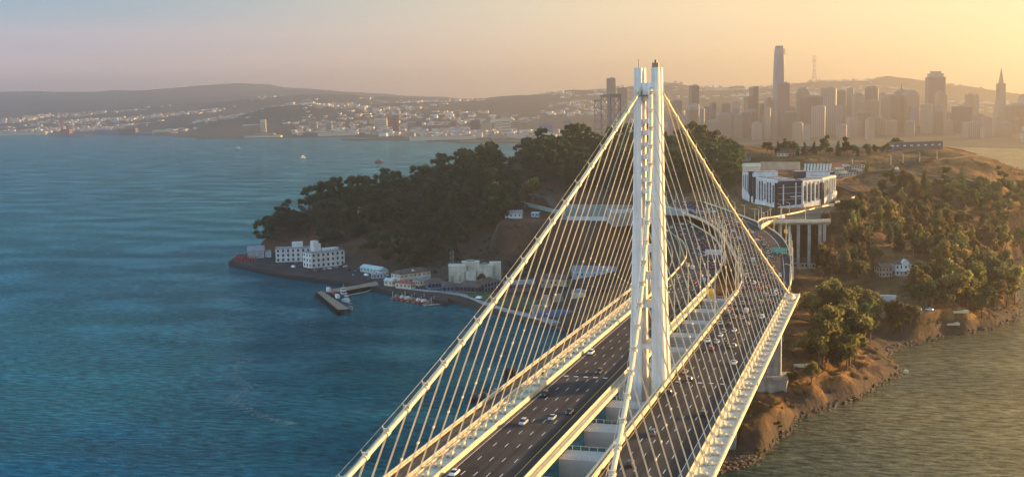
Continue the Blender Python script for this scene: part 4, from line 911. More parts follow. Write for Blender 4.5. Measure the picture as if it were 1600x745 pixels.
# regions by where their ground shows, each with its kinds of tree
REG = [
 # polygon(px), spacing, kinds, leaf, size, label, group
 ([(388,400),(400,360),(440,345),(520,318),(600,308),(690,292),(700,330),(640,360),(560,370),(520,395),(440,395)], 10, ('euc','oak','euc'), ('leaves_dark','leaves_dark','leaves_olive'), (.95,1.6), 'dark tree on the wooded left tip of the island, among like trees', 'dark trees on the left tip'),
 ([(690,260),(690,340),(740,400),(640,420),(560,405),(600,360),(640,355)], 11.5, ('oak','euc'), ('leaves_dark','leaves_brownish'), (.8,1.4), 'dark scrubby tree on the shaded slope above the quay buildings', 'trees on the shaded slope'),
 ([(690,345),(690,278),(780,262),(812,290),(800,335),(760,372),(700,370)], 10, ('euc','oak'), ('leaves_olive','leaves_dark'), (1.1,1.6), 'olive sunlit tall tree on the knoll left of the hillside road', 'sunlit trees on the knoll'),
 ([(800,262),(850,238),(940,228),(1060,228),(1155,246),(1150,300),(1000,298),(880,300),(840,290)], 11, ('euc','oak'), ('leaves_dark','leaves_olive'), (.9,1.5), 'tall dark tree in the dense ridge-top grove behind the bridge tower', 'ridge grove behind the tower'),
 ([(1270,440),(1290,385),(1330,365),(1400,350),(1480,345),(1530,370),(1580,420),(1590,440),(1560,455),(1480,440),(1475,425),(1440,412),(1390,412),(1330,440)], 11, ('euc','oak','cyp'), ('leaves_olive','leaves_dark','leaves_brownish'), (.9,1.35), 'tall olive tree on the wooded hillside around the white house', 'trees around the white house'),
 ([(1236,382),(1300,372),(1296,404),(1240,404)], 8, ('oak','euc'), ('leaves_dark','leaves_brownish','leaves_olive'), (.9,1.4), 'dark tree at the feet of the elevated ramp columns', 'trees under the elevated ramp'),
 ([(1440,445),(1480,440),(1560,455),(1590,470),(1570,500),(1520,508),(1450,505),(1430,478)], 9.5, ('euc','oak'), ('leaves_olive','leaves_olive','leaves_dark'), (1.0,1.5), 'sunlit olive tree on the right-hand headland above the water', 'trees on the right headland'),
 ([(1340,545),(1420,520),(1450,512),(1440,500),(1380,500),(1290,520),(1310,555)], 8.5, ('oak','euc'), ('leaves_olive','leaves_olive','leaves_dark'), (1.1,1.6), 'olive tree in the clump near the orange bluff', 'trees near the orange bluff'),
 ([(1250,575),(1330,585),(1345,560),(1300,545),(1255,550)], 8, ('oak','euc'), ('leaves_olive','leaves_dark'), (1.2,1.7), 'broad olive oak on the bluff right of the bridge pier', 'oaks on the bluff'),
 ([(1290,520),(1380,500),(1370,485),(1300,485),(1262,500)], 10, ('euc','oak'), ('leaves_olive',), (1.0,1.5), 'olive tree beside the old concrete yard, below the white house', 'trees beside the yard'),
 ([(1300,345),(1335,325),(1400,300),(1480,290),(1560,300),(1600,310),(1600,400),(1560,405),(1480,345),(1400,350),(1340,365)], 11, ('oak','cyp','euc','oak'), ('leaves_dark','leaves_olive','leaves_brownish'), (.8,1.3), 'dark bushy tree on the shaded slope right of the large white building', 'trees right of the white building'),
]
rs = np.random.RandomState(11); cands = []; placed = []
BUILD_CLEAR = [tuple(at(x, y, z)[:2])+(r_,) for x, y, z, r_ in [(1415,430,22,16),(1252,427,20,15),(1384,466,17,10),(455,400,3,30),(510,410,3,30),(740,430,3,30),(650,440,3,20),(1230,300,63,45),(820,342,45,18),(1320,480,16,20)]]
for y in np.arange(40, 1400, 5.0):
    for x in np.arange(-600, 420, 5.0):
        xx, yy = x+rs.uniform(-2.5,2.5), y+rs.uniform(-2.5,2.5); z = hz(xx, yy)
        if z < 3.5: continue
        px, py, w = pix((xx, yy, z))
        for ri, rg in enumerate(REG):
            if inpoly(px, py, rg[0]): break
        else: continue
        if rs.rand() > (5/rg[1])**2*1.15: continue
        if any((xx-a)**2+(yy-b)**2 < c*c for a, b, c in BUILD_CLEAR): continue
        bad = False
        for P in placed:
            if (P[0]-xx)**2+(P[1]-yy)**2 < (rg[1]*.55)**2: bad = True; break
        if bad: continue
        # visible? march from the camera to the crown
        Q = np.array([xx, yy, z+12]); vis = all(hz(*(CAM+(Q-CAM)*f)[:2]) < (CAM+(Q-CAM)*f)[2] for f in np.arange(.5, .99, .01))
        placed.append((xx, yy)); cands.append((w, xx, yy, z, ri, vis))
cands.sort(); nt_ = 0; mass = []
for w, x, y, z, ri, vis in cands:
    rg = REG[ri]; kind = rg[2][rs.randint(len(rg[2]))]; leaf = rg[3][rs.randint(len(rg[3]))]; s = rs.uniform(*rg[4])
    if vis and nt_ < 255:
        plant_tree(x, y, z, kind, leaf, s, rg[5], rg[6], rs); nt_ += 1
    else: mass.append((x, y, z, kind, leaf, s))
print('TREES', nt_, len(mass))
# single trees: row along the far ridge and a few that stand alone
SOLO = [(1092,232,'euc','leaves_dark',1.3,'tall dark tree just right of the bridge tower on the ridge'),(1112,234,'oak','leaves_brownish',1.7,'broad dark tree crown on the ridge above the right cable'),(1128,240,'oak','leaves_brownish',1.5,'lower round tree at the right end of the ridge grove'),
 (1400,234,'oak','leaves_dark',1.25,'dark round tree clump left of the long low ridge building'),(1386,240,'oak','leaves_dark',.9,'small dark tree at the left foot of the ridge building'),(1330,345,'oak','leaves_dark',1.3,'dark oak below the bend of the hill road'),(1345,352,'oak','leaves_dark',1.1,'dark oak right of the oak below the road bend'),
 (1318,352,'oak','leaves_brownish',1.0,'brownish oak left of the oaks below the road bend'),(1408,520,'oak','leaves_bright',1.2,'bright green round tree by the shore'),(1395,515,'oak','leaves_bright',1.0,'bright green tree left of the roundest shore tree'),(1560,268,'oak','leaves_dark',.5,'small tree on the right ridge skyline against the water'),
 (1355,270,'cyp','leaves_olive',.8,'upright olive tree beside the hilltop cottages'),(1387,282,'oak','leaves_bright',.9,'green round tree under the ridge road'),(1445,300,'cyp','leaves_olive',1.3,'tall pointed olive tree in the hollow'),(1395,287,'cyp','leaves_dark',1.0,'dark upright tree under the ridge road'),
 (833,318,'euc','leaves_olive',1.5,'tall sunlit gum tree standing before the hillside road'),(820,326,'euc','leaves_olive',1.2,'slender gum tree left of the tallest roadside gum'),(753,446,'oak','leaves_brownish',.8,'small rounded tree in front of the cream block building'),(1268,600,'oak','leaves_olive',.9,'olive bush tree right of the bridge pier footing'),(1236,605,'oak','leaves_olive',.7,'small bush tree beside the bridge pier footing')]
for px, py, k, l, s, lb in SOLO:
    P = ground(px, py)
    if P is not None: plant_tree(P[0], P[1], P[2], k, l, s, lb, None, rs)
for i in range(22):
    px = 1196+i*8.6+rs.uniform(-3,3); P = ground(px, 240+rs.uniform(-2,5)); 
    if P is not None: plant_tree(P[0], P[1], P[2], ('oak','cyp','euc')[rs.randint(3)], 'leaves_dark', rs.uniform(.7,1.15), 'small dark tree in the row along the far ridge line', 'row of trees on the far ridge', rs)
VV = []
for x, y, z, k, l, s in mass:
    me = TREES[k, l][0][0]; n = len(me.vertices); a = np.empty(n*3, np.float32); me.vertices.foreach_get('co', a); a = a.reshape(-1,4,3)[::2].reshape(-1,3)*s*1.1; an = rs.uniform(0,6.28); ca, sa = math.cos(an), math.sin(an)
    VV.append(np.stack([a[:,0]*ca-a[:,1]*sa+x, a[:,0]*sa+a[:,1]*ca+y, a[:,2]+z], 1))
if VV:
    o = bpy.data.objects.new('dense_woodland', quads_mesh('dense_woodland', np.concatenate(VV), leaf_dark)); COL.objects.link(o); tag(o, 'dense dark woodland mass filling the island slopes behind single trees', 'woodland', kind='stuff')
# undergrowth on the slopes: low scrub nobody could count
def scrub(name, n, m, zones, smin, smax, lb, seed):
    rs = np.random.RandomState(seed); X, Y = rs.uniform(-560, 300, n*6), rs.uniform(60, 1300, n*6); den = vnoise(X, Y, 40, seed); keep = 0; V = []
    for x, y, d in zip(X, Y, den):
        if keep >= n: break
        z = hz(x, y)
        if z < (2.6 if 'bluff' in name else 4) or d < (-.12 if 'bluff' in name else .02): continue
        px, py, w = pix((x, y, z))
        if not any(inpoly(px, py, q) for q in zones): continue
        if any((x-a)**2+(y-b)**2 < c*c*.8 for a, b, c in BUILD_CLEAR) or (abs(x) < 50 and 100 < y < 190 and False): continue
        s = rs.uniform(smin, smax); V.append(leaf_cloud(rs, [(x, y, z+s*.35, s), (x+s*.8, y-s*.5, z+s*.2, s*.7)], 46, .33*max(1, s*.5))); keep += 1
    o = bpy.data.objects.new(name, quads_mesh(name, np.concatenate(V), m)); COL.objects.link(o); tag(o, lb, 'scrub', kind='stuff')
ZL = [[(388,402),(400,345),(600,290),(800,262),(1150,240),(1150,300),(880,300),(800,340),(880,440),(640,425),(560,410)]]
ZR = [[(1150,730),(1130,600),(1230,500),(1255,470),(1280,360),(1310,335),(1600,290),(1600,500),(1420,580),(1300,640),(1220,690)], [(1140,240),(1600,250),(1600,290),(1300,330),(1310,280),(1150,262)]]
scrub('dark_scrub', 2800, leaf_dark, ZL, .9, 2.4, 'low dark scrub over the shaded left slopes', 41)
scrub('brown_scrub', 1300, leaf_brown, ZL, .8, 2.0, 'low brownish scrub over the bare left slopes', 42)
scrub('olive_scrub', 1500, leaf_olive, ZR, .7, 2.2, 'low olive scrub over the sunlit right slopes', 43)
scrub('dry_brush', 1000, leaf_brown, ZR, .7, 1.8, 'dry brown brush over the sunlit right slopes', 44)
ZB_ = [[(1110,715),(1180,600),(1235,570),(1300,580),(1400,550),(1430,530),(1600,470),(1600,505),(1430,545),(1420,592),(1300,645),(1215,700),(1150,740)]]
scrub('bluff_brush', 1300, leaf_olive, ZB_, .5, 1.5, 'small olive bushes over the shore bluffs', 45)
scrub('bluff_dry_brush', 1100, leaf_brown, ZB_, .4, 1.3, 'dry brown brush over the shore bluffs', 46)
# shore rocks
def rocks():
    rs = np.random.RandomState(8); mb = MB(); n = len(COAST)
    for i in range(n):
        x0, y0 = COAST[i]; x1, y1 = COAST[(i+1)%n]; L_ = math.hypot(x1-x0, y1-y0)
        if y0 > 800 or (y0 > 650 and x0 < 100) or 32 <= i < 38: continue
        q = x0 > -100
        for k in range(int(L_*(14 if q else 5))):
            f = rs.rand(); x = x0+(x1-x0)*f+rs.normal()*5.5; y = y0+(y1-y0)*f+rs.normal()*5.5; z = hz(x, y)
            if z > 2.4 or z < -1.3: continue
            z = max(z, -.4); s = rs.uniform(.35, 1.0)**1.4*1.7; pts = [(x+s*math.cos(a+r_)*rs.uniform(.7,1.3), y+s*math.sin(a+r_)*rs.uniform(.7,1.3), z+s*zz) for zz, r_ in ((-.4,0),(.3,.4)) for a in (0,1.57,3.14,4.71)]
            mb.add(pts+[(x, y, z+s*.6)], [(0,1,5,4),(1,2,6,5),(2,3,7,6),(3,0,4,7),(4,5,8),(5,6,8),(6,7,8),(7,4,8)])
    tag(mb.build('shore_rocks', rock_mat, fix=False), 'broken dark rocks along the island waterline', 'rocks', kind='stuff')
rocks()

# ------------------------------------------------------------------ quay, pier and buildings on the left shore
mb = MB(); qp = QUAY; mb.prism(qp, -3, 3.12, pile_dark, asphalt); tag(mb.build('quay', None), kind='structure')
def rot(P, rz): return Vector((P[0]*math.cos(rz)-P[1]*math.sin(rz), P[0]*math.sin(rz)+P[1]*math.cos(rz), P[2] if len(P) > 2 else 0))
def house(name, P, rz, w, d, h, wall, roof, label, cat='building', rtype='flat', floors=2, bays=6, win=(1.2,1.5), group=None, sidebays=3, ov=.5, glass=glass_dark, back=False):
    gz = [hz(P[0]+a*math.cos(rz)*w/2-b*math.sin(rz)*d/2, P[1]+a*math.sin(rz)*w/2+b*math.cos(rz)*d/2) for a in (-1,1) for b in (-1,1)]
    if abs(P[2]-max(gz)) > 1.5 or P[2]-min(gz) > 2: print('SEAT', label, round(P[2],1), [round(g,1) for g in gz])
    dn_ = max(2, P[2]-min(gz)+1); o = empty(name, (P[0], P[1], P[2]), rz); mb = MB(); mb.box((0,0,(h-dn_)/2), (w,d,h+dn_)); mb.build('wall', wall, o); rb = MB()
    if rtype == 'flat': rb.box((0,0,h+.15), (w+.4,d+.4,.5)); 
    elif rtype == 'gable': rb.loft([[(x,-d/2-ov,h-.1),(x,0,h+d*.28),(x,d/2+ov,h-.1),(x,0,h-.12)] for x in (-w/2-ov, w/2+ov)])
    else:
        rb.add([(-w/2-ov,-d/2-ov,h),(w/2+ov,-d/2-ov,h),(w/2+ov,d/2+ov,h),(-w/2-ov,d/2+ov,h),(-w/2+d*.4,0,h+d*.26),(w/2-d*.4,0,h+d*.26)], [(3,2,1,0),(0,1,5,4),(2,3,4,5),(1,2,5),(3,0,4)])
    rb.build('roof', roof, o)
    if bays:
        for fl in range(floors):
            z = (fl+.55)*h/floors
            for sgn in (-1, 1):
                if sgn > 0 and not back: continue
                for b in range(bays):
                    f = MB(); f.box(((b+.5)/bays*w-w/2, sgn*(d/2+.02), z), (win[0],.12,win[1])); f.build('window', glass, o)
            for sgn in (-1, 1):
                for b in range(sidebays):
                    f = MB(); f.box((sgn*(w/2+.02), (b+.5)/sidebays*d-d/2, z), (.12,win[0],win[1])); f.build('window', glass, o)
    tag(o, label, cat, group); return o
def site(x0, x1, y, z, yaw=0.0, dp=None):
    A, B = at(x0, y, z), at(x1, y, z); L_ = np.hypot(*(B-A)[:2]); return (A+B)/2, L_
# white three-storey building: two wings and a square stair tower
def wing(px0, py0, px1, py1, d, h, nm, lb, bays, z=3.1, tower_=None, **k):
    A, B = at(px0, py0, z), at(px1, py1, z); v = B-A; rz = math.atan2(v[1], v[0]); L_ = np.hypot(v[0], v[1]); n_ = np.array([-math.sin(rz), math.cos(rz), 0]); P = (A+B)/2+n_*d/2
    return house(nm, P, rz, L_, d, h, k.pop('wall', white_wall), k.pop('roof', roof_grey), lb, bays=bays, **k), L_
o, L_ = wing(487, 419.5, 539, 414, 16, 13.5, 'quay_building', 'nearer white three-storey quay building with square stair tower', 7, floors=3, win=(1.9,2.4), sidebays=3)
mb = MB(); mb.box((-5,6,16), (7,7,9)); mb.box((-6,6,20.5), (5.5,5.5,5)); mb.build('stair_tower', white_wall, o)
mb = MB(); mb.box((8,4,14.7), (16,6,2)); mb.build('roof_house', white_wall, o)
o, L_ = wing(431, 410, 486, 408, 15, 12.5, 'quay_building', 'farther white three-storey quay building behind its twin', 7, floors=3, win=(1.9,2.4))
mb = MB(); mb.box((4,3,15), (10,6,5)); mb.build('roof_house', white_wall, o)
wing(387, 404, 413, 403, 16, 7, 'grey_shed', 'plain grey shed at the left end of the quay', 0, wall=mat('shed_grey', (.36,.38,.38), .8), roof=roof_grey, rtype='gable')
wing(414, 402.5, 424, 402, 10, 6, 'grey_shed', 'small grey shed between the large shed and the white building', 0, wall=mat('shed_pale', (.5,.52,.52), .8), roof=roof_grey)
# red buoys stacked at the quay's end
rs = np.random.RandomState(4)
by = MB(); by.tube([(0,0,0),(0,0,1.0)], 1.3, 10); by.tube([(0,0,1.0),(0,0,3.2)], .7, 8, r2=.35); by.tube([(0,0,3.2),(0,0,3.9)], .5, 8); b0 = by.build('buoy', red_paint); bmesh_red = b0.data; bpy.data.objects.remove(b0)
for i in range(26):
    px = 364+i*1.35; py = 409-.02*i+ (i%3)*-3.2; P = at(px, min(py, 411), 3.15); o = bpy.data.objects.new('buoy', bmesh_red); COL.objects.link(o); o.location = (P[0]+rs.uniform(-1,1), P[1]+3+rs.uniform(-1,1), 3.13); o.rotation_euler = (0,0,rs.uniform(0,6)); o.scale = (1.1,)*3
    o.scale = (.85,)*3; tag(o, 'red channel buoy in the cluster at the left end of the quay', 'buoy', 'red buoys at the end of the quay')
# tee pier with timber deck
pz = 3.2
mb = MB(); T = [tuple(at(x, y, pz)[:2]) for x, y in [(494,456.5),(503,454),(546,482.5),(527,484)]]; mb.prism(T, pz-1.0, pz, pile_dark, timber); PR = mb.build('pier', None)
tag(PR, 'timber pier with T-shaped outer platform and dark piles', 'pier')
mb = MB(); B_ = [tuple(at(x, y, pz)[:2]) for x, y in [(505,455.5),(513,452),(560,445),(588,439),(592,445),(566,449),(522,457.5)]]; mb.prism(B_, pz-.9, pz-.01, pile_dark, timber); mb.build('gangway', None, PR)
T4 = [np.array(t) for t in T]
def pile(x, y, z1): q_ = MB(); q_.tube([(x, y, -3), (x, y, z1)], .45, 6); q_.build('pile', pile_dark, PR)
for i in range(24):
    a = T4[0]+(T4[3]-T4[0])*i/23; pile(a[0], a[1], pz+.6); b = T4[3]+(T4[2]-T4[3])*(i%7)/6
    if i < 7: pile(b[0], b[1], pz-.2)
    c = np.array(B_[6])+(np.array(B_[4])-np.array(B_[6]))*i/23; pile(c[0], c[1], pz-.5)
d_ = (T4[2]-T4[1]); rzp = math.atan2(d_[1], d_[0])
for i, (x, y, m_) in enumerate([(507,455,white_wall),(517,461,red_paint),(521,466,white_wall)]):
    P = at(x, y, pz); mb = MB(); mb.box((0,0,1.2), (6,2.4,2.4)); mb.box((0,0,2.5), (6.1,2.5,.2)); o = mb.build('storage_container', m_); o.location = (P[0]+2, P[1]+3, pz); o.rotation_euler = (0,0,rzp)
    tag(o, ['white storage box at the pier corner','red storage box on the timber pier','pale storage box nearest the workboat on the pier'][i], 'container')
def workboat(px, py, L_, rz, mh, mc, lb, z=0, big=True):
    P = at(px, py, z); o = empty('workboat', (P[0], P[1], z+.2), rz); h = MB(); b = L_*.16
    h.loft([[(x, s*b*k*kk, zz) for s, kk, zz in ((-1,1,1.8+up),(-1,.7,-.6),(1,.7,-.6),(1,1,1.8+up))] for x, k, up in ((-L_/2,.8,0),(0,1,0),(L_*.32,.8,.4),(L_*.5,.06,1.0))]); hh = h.build('hull', mh, o)
    c = MB(); c.box((L_*.05,0,3.2), (L_*.3,b*1.3,3)); c.box((L_*.07,0,5.5), (L_*.16,b*1.0,1.9)); cc = c.build('cabin', mc, o); w_ = MB(); w_.box((L_*.07,0,5.7), (L_*.165,b*1.02,.8)); w_.box((L_*.05,0,3.6), (L_*.305,b*1.32,.7)); w_.build('window', glass_dark, cc)
    if big: t_ = MB(); t_.tube([(0,0,6),(0,0,10)], .12, 5); t_.tube([(-.0,-1,8.4),(0,1,8.4)], .08, 4); t_.build('mast', MATS['cream_wall'], o)
    return tag(o, lb, 'boat')
workboat(537, 463, 18, rzp+math.pi, MATS['blue_paint'], white_wall, 'blue-hulled workboat with white cabin moored inside the pier')
workboat(541, 471.5, 10, rzp+.3, white_wall, white_wall, 'small white boat moored below the blue-hulled workboat', big=False)
workboat(548, 483.5, 9, rzp, MATS['roof_grey'], MATS['roof_grey'], 'low grey launch beside the near end of the pier', big=False)
# long mooring boom line from the shore to the pier
P0, P1, P2 = at(541,461.5,.5), at(570,456,.5), at(590,449,.8); mb = MB(); mb.tube([P0, P1, P2], .35, 5); tag(mb.build('floating_boom', cream_wall), 'thin pale floating boom between pier and shore', 'boom')
# orange boats along the floating docks
dA, dB = at(622,463,.4), at(690,474.5,.4); dC = at(662,477,.4)
FD = empty('floating_dock', tuple(dA)); tag(FD, 'pale floating dock with finger berths and tall piles', 'dock')
mb = MB(); v = Vector(tuple(dB-dA)); L_ = v.length; rzd = math.atan2(v.y, v.x); mb.box(tuple(v/2), (L_,1.6,.6), rzd); mb.box(tuple(Vector(tuple((dB+dC)/2-dA))), ((Vector(tuple(dB-dC))).length,1.4,.6), math.atan2(dC[1]-dB[1], dC[0]-dB[0])); mb.build('walkway', concrete, FD)
n_ = Vector((-math.sin(rzd), math.cos(rzd), 0))
for i in range(8):
    p = v*(i+.5)/8-n_*5; mb = MB(); mb.box(tuple(p), (1.0,10,.5), rzd); mb.build('finger_berth', concrete, FD)
for i in range(9): p = v*(i+.2)/9+n_*(1.4 if i%2 else -6); mb = MB(); mb.tube([p+Vector((0,0,-3)), p+Vector((0,0,5))], .35, 6); mb.build('pile', concrete, FD)
gA, gB = at(646,463,1), at(672,455,3.2); mb = MB(); mb.tube([gA, gB], .8, 4); tag(mb.build('gangway_bridge', concrete), 'sloping gangway from the quay to the floating dock', 'gangway')
COLN = ['first','second','third','fourth','fifth','sixth','seventh']
for i in range(7):
    p = dA+np.array((v*(i+.95)/8-n_*6)[:]); o = empty('rescue_boat', (p[0], p[1], .2), rzd+math.pi/2+rs.uniform(-.1,.1)); L2 = 9 if i not in (2,5) else 12; b = 1.5; mh = orange_paint if i % 2 == 0 or i == 3 else red_paint
    h_ = MB(); h_.loft([[(x, s*b*k, zz) for s, zz in ((-1,1.2),(-.6,-.3),(.6,-.3),(1,1.2))] for x, k in ((-L2/2,.9),(0,1),(L2*.3,.8),(L2*.5,.08))]); h_.build('hull', mh, o); c = MB(); c.box((0,0,1.9), (L2*.35,1.9,1.5)); c.box((0,0,2.9), (L2*.2,1.5,.5)); c.build('cabin', white_wall if i % 3 else MATS['roof_grey'], o)
    tag(o, f'{"orange" if mh is orange_paint else "red"} rescue boat, {COLN[i]} from the left at the floating dock', 'boat', 'boats at the floating dock')
o, _ = wing(625, 444.5, 673, 438.5, 13, 8.0, 'harbour_office', 'cream two-storey harbour office with brown hipped roof', 7, wall=cream_wall, roof=roof_brown, rtype='hip', floors=2, win=(1.3,1.3), sidebays=3)
mb = MB(); mb.box((0,-6.9,4.1), (_*.98,1.2,.3)); mb.build('balcony', white_wall, o)
mb = MB(); mb.loft([[(-4,-4,8.2),(0,-4,10.6),(4,-4,8.2)],[(-4,2,8.2),(0,2,10.6),(4,2,8.2)]]); mb.build('dormer', white_wall, o)
wing(563, 424, 593, 429, 8, 4, 'quay_shed', 'long pale green shed along the foot of the slope', 6, wall=mat('pale_green', (.42,.52,.47), .8), roof=mat('roof_pale', (.5,.55,.52), .8), rtype='gable', floors=1)
wing(594, 432, 607, 430.5, 7, 4.5, 'quay_shed', 'small white shed right of the long pale green shed', 3, wall=white_wall, roof=roof_grey, floors=1)
wing(583, 435.5, 604, 434, 7, 3.2, 'quay_shed', 'low blue-grey shed in front of the small white shed', 4, wall=mat('shed_blue', (.36,.46,.50), .8), roof=roof_grey, floors=1)
wing(600, 446, 613, 447.5, 6, 4.5, 'quay_shed', 'pale gabled hut at the root of the pier', 2, wall=cream_wall, roof=MATS['roof_pale'], rtype='gable', floors=1)
wing(618, 450, 642, 452, 6, 4.2, 'quay_shed', 'cream waterside hut with red roof', 4, wall=cream_wall, roof=roof_red, rtype='hip', floors=1)
wing(656, 447, 672, 444, 7, 4.5, 'quay_shed', 'cream annex right of the harbour office', 3, wall=cream_wall, roof=roof_grey, rtype='gable', floors=1)
wing(669, 452, 697, 450.5, 12, 5, 'boathouse', 'dark-roofed boathouse with white posts', 5, wall=MATS['far_blue'], roof=roof_brown, rtype='hip', floors=1, win=(2.4,2.6))
wing(692, 456.5, 716, 455.5, 11, 4.5, 'boathouse', 'second brown-roofed boathouse nearer the promenade', 4, wall=MATS['far_blue'], roof=roof_brown, rtype='hip', floors=1, win=(2.4,2.4))
# big cream industrial building with stepped blocks
CP = at(742,441,4); o = empty('industrial_building', tuple(CP), YAW+.05)
for x, y, w, d, h in ((-14,4,14,14,13.5),(-3,8,14,12,15.5),(8,6,13,12,13),(-4,1,10,8,9),(17,8,9,10,14.5)):
    mb = MB(); mb.box((x,y,h/2), (w,d,h)); mb.box((x,y,h+.3), (w+.4,d+.4,.6)); mb.build('block', cream_wall, o)
for x in (-18,-12): mb = MB(); mb.box((x,-3.1,4), (2.2,.3,5)); mb.build('door', MATS['tan_wall'], o)
mb = MB(); mb.box((-3,8,16.6), (6,5,1.6)); mb.box((8,6,14.2), (4,4,1.8)); mb.build('roof_unit', roof_grey, o)
tag(o, 'large cream industrial building of stepped blocks by the lattice mast', 'building')
wing(712, 457, 748, 459, 13, 5.5, 'pavilion', 'long brown-roofed pavilion in front of the cream industrial building', 6, wall=MATS['far_brown'], roof=roof_brown, rtype='hip', floors=1, win=(2.8,3))
wing(757, 457, 781, 451, 13, 6.5, 'pavilion', 'dark-roofed pavilion with white balcony rails nearest the left cable', 5, wall=MATS['far_blue'], roof=roof_brown, rtype='hip', floors=2, win=(2.2,2.0))
# lattice mast
P = at(707, 436, 4); zt = atY(707, 390, P[1])[2]; H = zt-P[2]; mb = MB()
for a in range(4):
    c, s_ = math.cos(a*math.pi/2+.6), math.sin(a*math.pi/2+.6); mb.tube([(c*2.3, s_*2.3, 0),(c*.9, s_*.9, H)], .16, 4)
for k in range(9):
    z0, z1 = H*k/9, H*(k+1)/9; r0, r1 = 2.3-1.4*k/9, 2.3-1.4*(k+1)/9
    for a in range(4):
        a0, a1 = a*math.pi/2+.6, (a+1)*math.pi/2+.6; mb.tube([(r0*math.cos(a0), r0*math.sin(a0), z0),(r1*math.cos(a1), r1*math.sin(a1), z1)], .10, 4); mb.tube([(r0*math.cos(a1), r0*math.sin(a1), z0),(r1*math.cos(a0), r1*math.sin(a0), z1)], .10, 4)
ms = mb.build('lattice_mast', MATS['far_brown']); ms.location = tuple(P); tag(ms, 'tall thin lattice radio mast beside the cream industrial building', 'radio mast')
mb = MB()
for z in (H*.55, H*.72, H*.86): mb.tube([(1.6,-.8,z),(1.6,-.8,z+2.2)], .5, 6); mb.tube([(-1.6,-.6,z-1),(-1.6,-.6,z+1)], .45, 6)
mb.build('antenna_drum', roof_grey, ms)
# lawn by the promenade
mb = MB(); LW = [at(x, y, 3.6) for x, y in [(728,461),(752,456),(800,462),(845,470),(830,482),(785,478)]]
A = []; 
mb.prism([tuple(p[:2]) for p in LW], [max(hz(p[0], p[1])+.1, 3.0)-2 for p in LW], [max(hz(p[0], p[1])+.45, 3.6) for p in LW], lawn); tag(mb.build('lawn', None), kind='structure')
# yard under the bridge: low buildings, tan blocks and a blue covered heap
wing(790, 455, 836, 453, 10, 5, 'yard_building', 'long low dark-roofed yard building seen through the suspenders', 8, wall=MATS['far_brown'], roof=roof_grey, rtype='gable', floors=1, z=5)
wing(845, 447, 885, 449, 12, 6, 'yard_building', 'low building with dark roof behind the tan concrete blocks', 6, wall=tan_wall, roof=roof_brown, rtype='gable', floors=1, z=6)
wing(893, 470, 915, 470, 9, 6.5, 'yard_building', 'plain tan box building at the right of the yard', 0, wall=MATS['far_cream'], roof=roof_grey, z=5)
wing(893, 436, 960, 438, 12, 7, 'yard_building', 'long grey-blue building behind the yard close to the bridge deck', 10, wall=MATS['shed_blue'], roof=roof_grey, rtype='gable', floors=1, z=9)
for i, (x, y, w, h, ry) in enumerate([(843,488,9,7,.4),(853,479,5,9,.1),(871,472,6,6,.2),(852,493,7,4,-.3)]):
    P = at(x, y, 4.5); mb = MB(); mb.box((0,0,h/2), (w,4,h), ry, taper=.85); mb.box((0,1.5,h*.3), (w*1.2,3,h*.55), ry+.2); o = mb.build('concrete_block', MATS['tan_wall']); o.location = (P[0], P[1], hz(P[0], P[1])-.3)
    tag(o, ['leaning tan concrete block lowest in the yard','tall tan concrete block at the middle of the yard','squat tan concrete block highest in the yard','small tan concrete rubble block by the waterline'][i], 'concrete block')
mb = MB(); A = at(868,492,4.5); mb.loft([[(x,-6*k,0),(x,-3*k,3.2*k),(x,3*k,3.4*k),(x,6*k,0)] for x, k in ((-14,.5),(-8,1),(6,1),(15,.55))]); o = mb.build('covered_heap', MATS['blue_paint']); o.location = (A[0], A[1], hz(A[0], A[1])); o.rotation_euler = (0,0,.3); tag(o, 'blue covered heap beside the shore in the yard', 'covered heap')
# dark work barge and fender piles in the water under the left deck
BP_ = at(768,625,0); o = empty('work_barge', (BP_[0], BP_[1], 0), .35)
mb = MB(); mb.box((0,0,.9), (22,8,2.6)); mb.build('hull', pile_dark, o); mb = MB(); mb.box((3,0,3.4), (6,5,2.6)); mb.box((3,0,5.2), (3.4,3.2,1.4)); mb.build('cabin', roof_grey, o); mb = MB(); mb.tube([(-7,0,2),(-7,0,11)], .25, 5); mb.tube([(-7,0,3),(1,0,9)], .2, 5); mb.build('derrick', pile_dark, o)
for q in range(6): mb = MB(); mb.box((-8+q*2.0,(-1)**q*2.0,2.8+.2*q), (1.7,1.6,1.4)); mb.build('deck_cargo', MATS['tan_wall' if q % 2 else 'far_brown'], o)
tag(o, 'dark work barge with small derrick below the left deck', 'barge')
P = at(797,604,0); mb = MB()
for a in range(12): mb.tube([(2.6*math.cos(a*.524), 2.6*math.sin(a*.524), -3),(2.3*math.cos(a*.524), 2.3*math.sin(a*.524), 9+.5*(a%3))], .75, 6)
o = mb.build('pile_cluster', pile_dark); o.location = (P[0], P[1], 0); tag(o, 'round cluster of dark timber piles behind the work barge', 'piles')

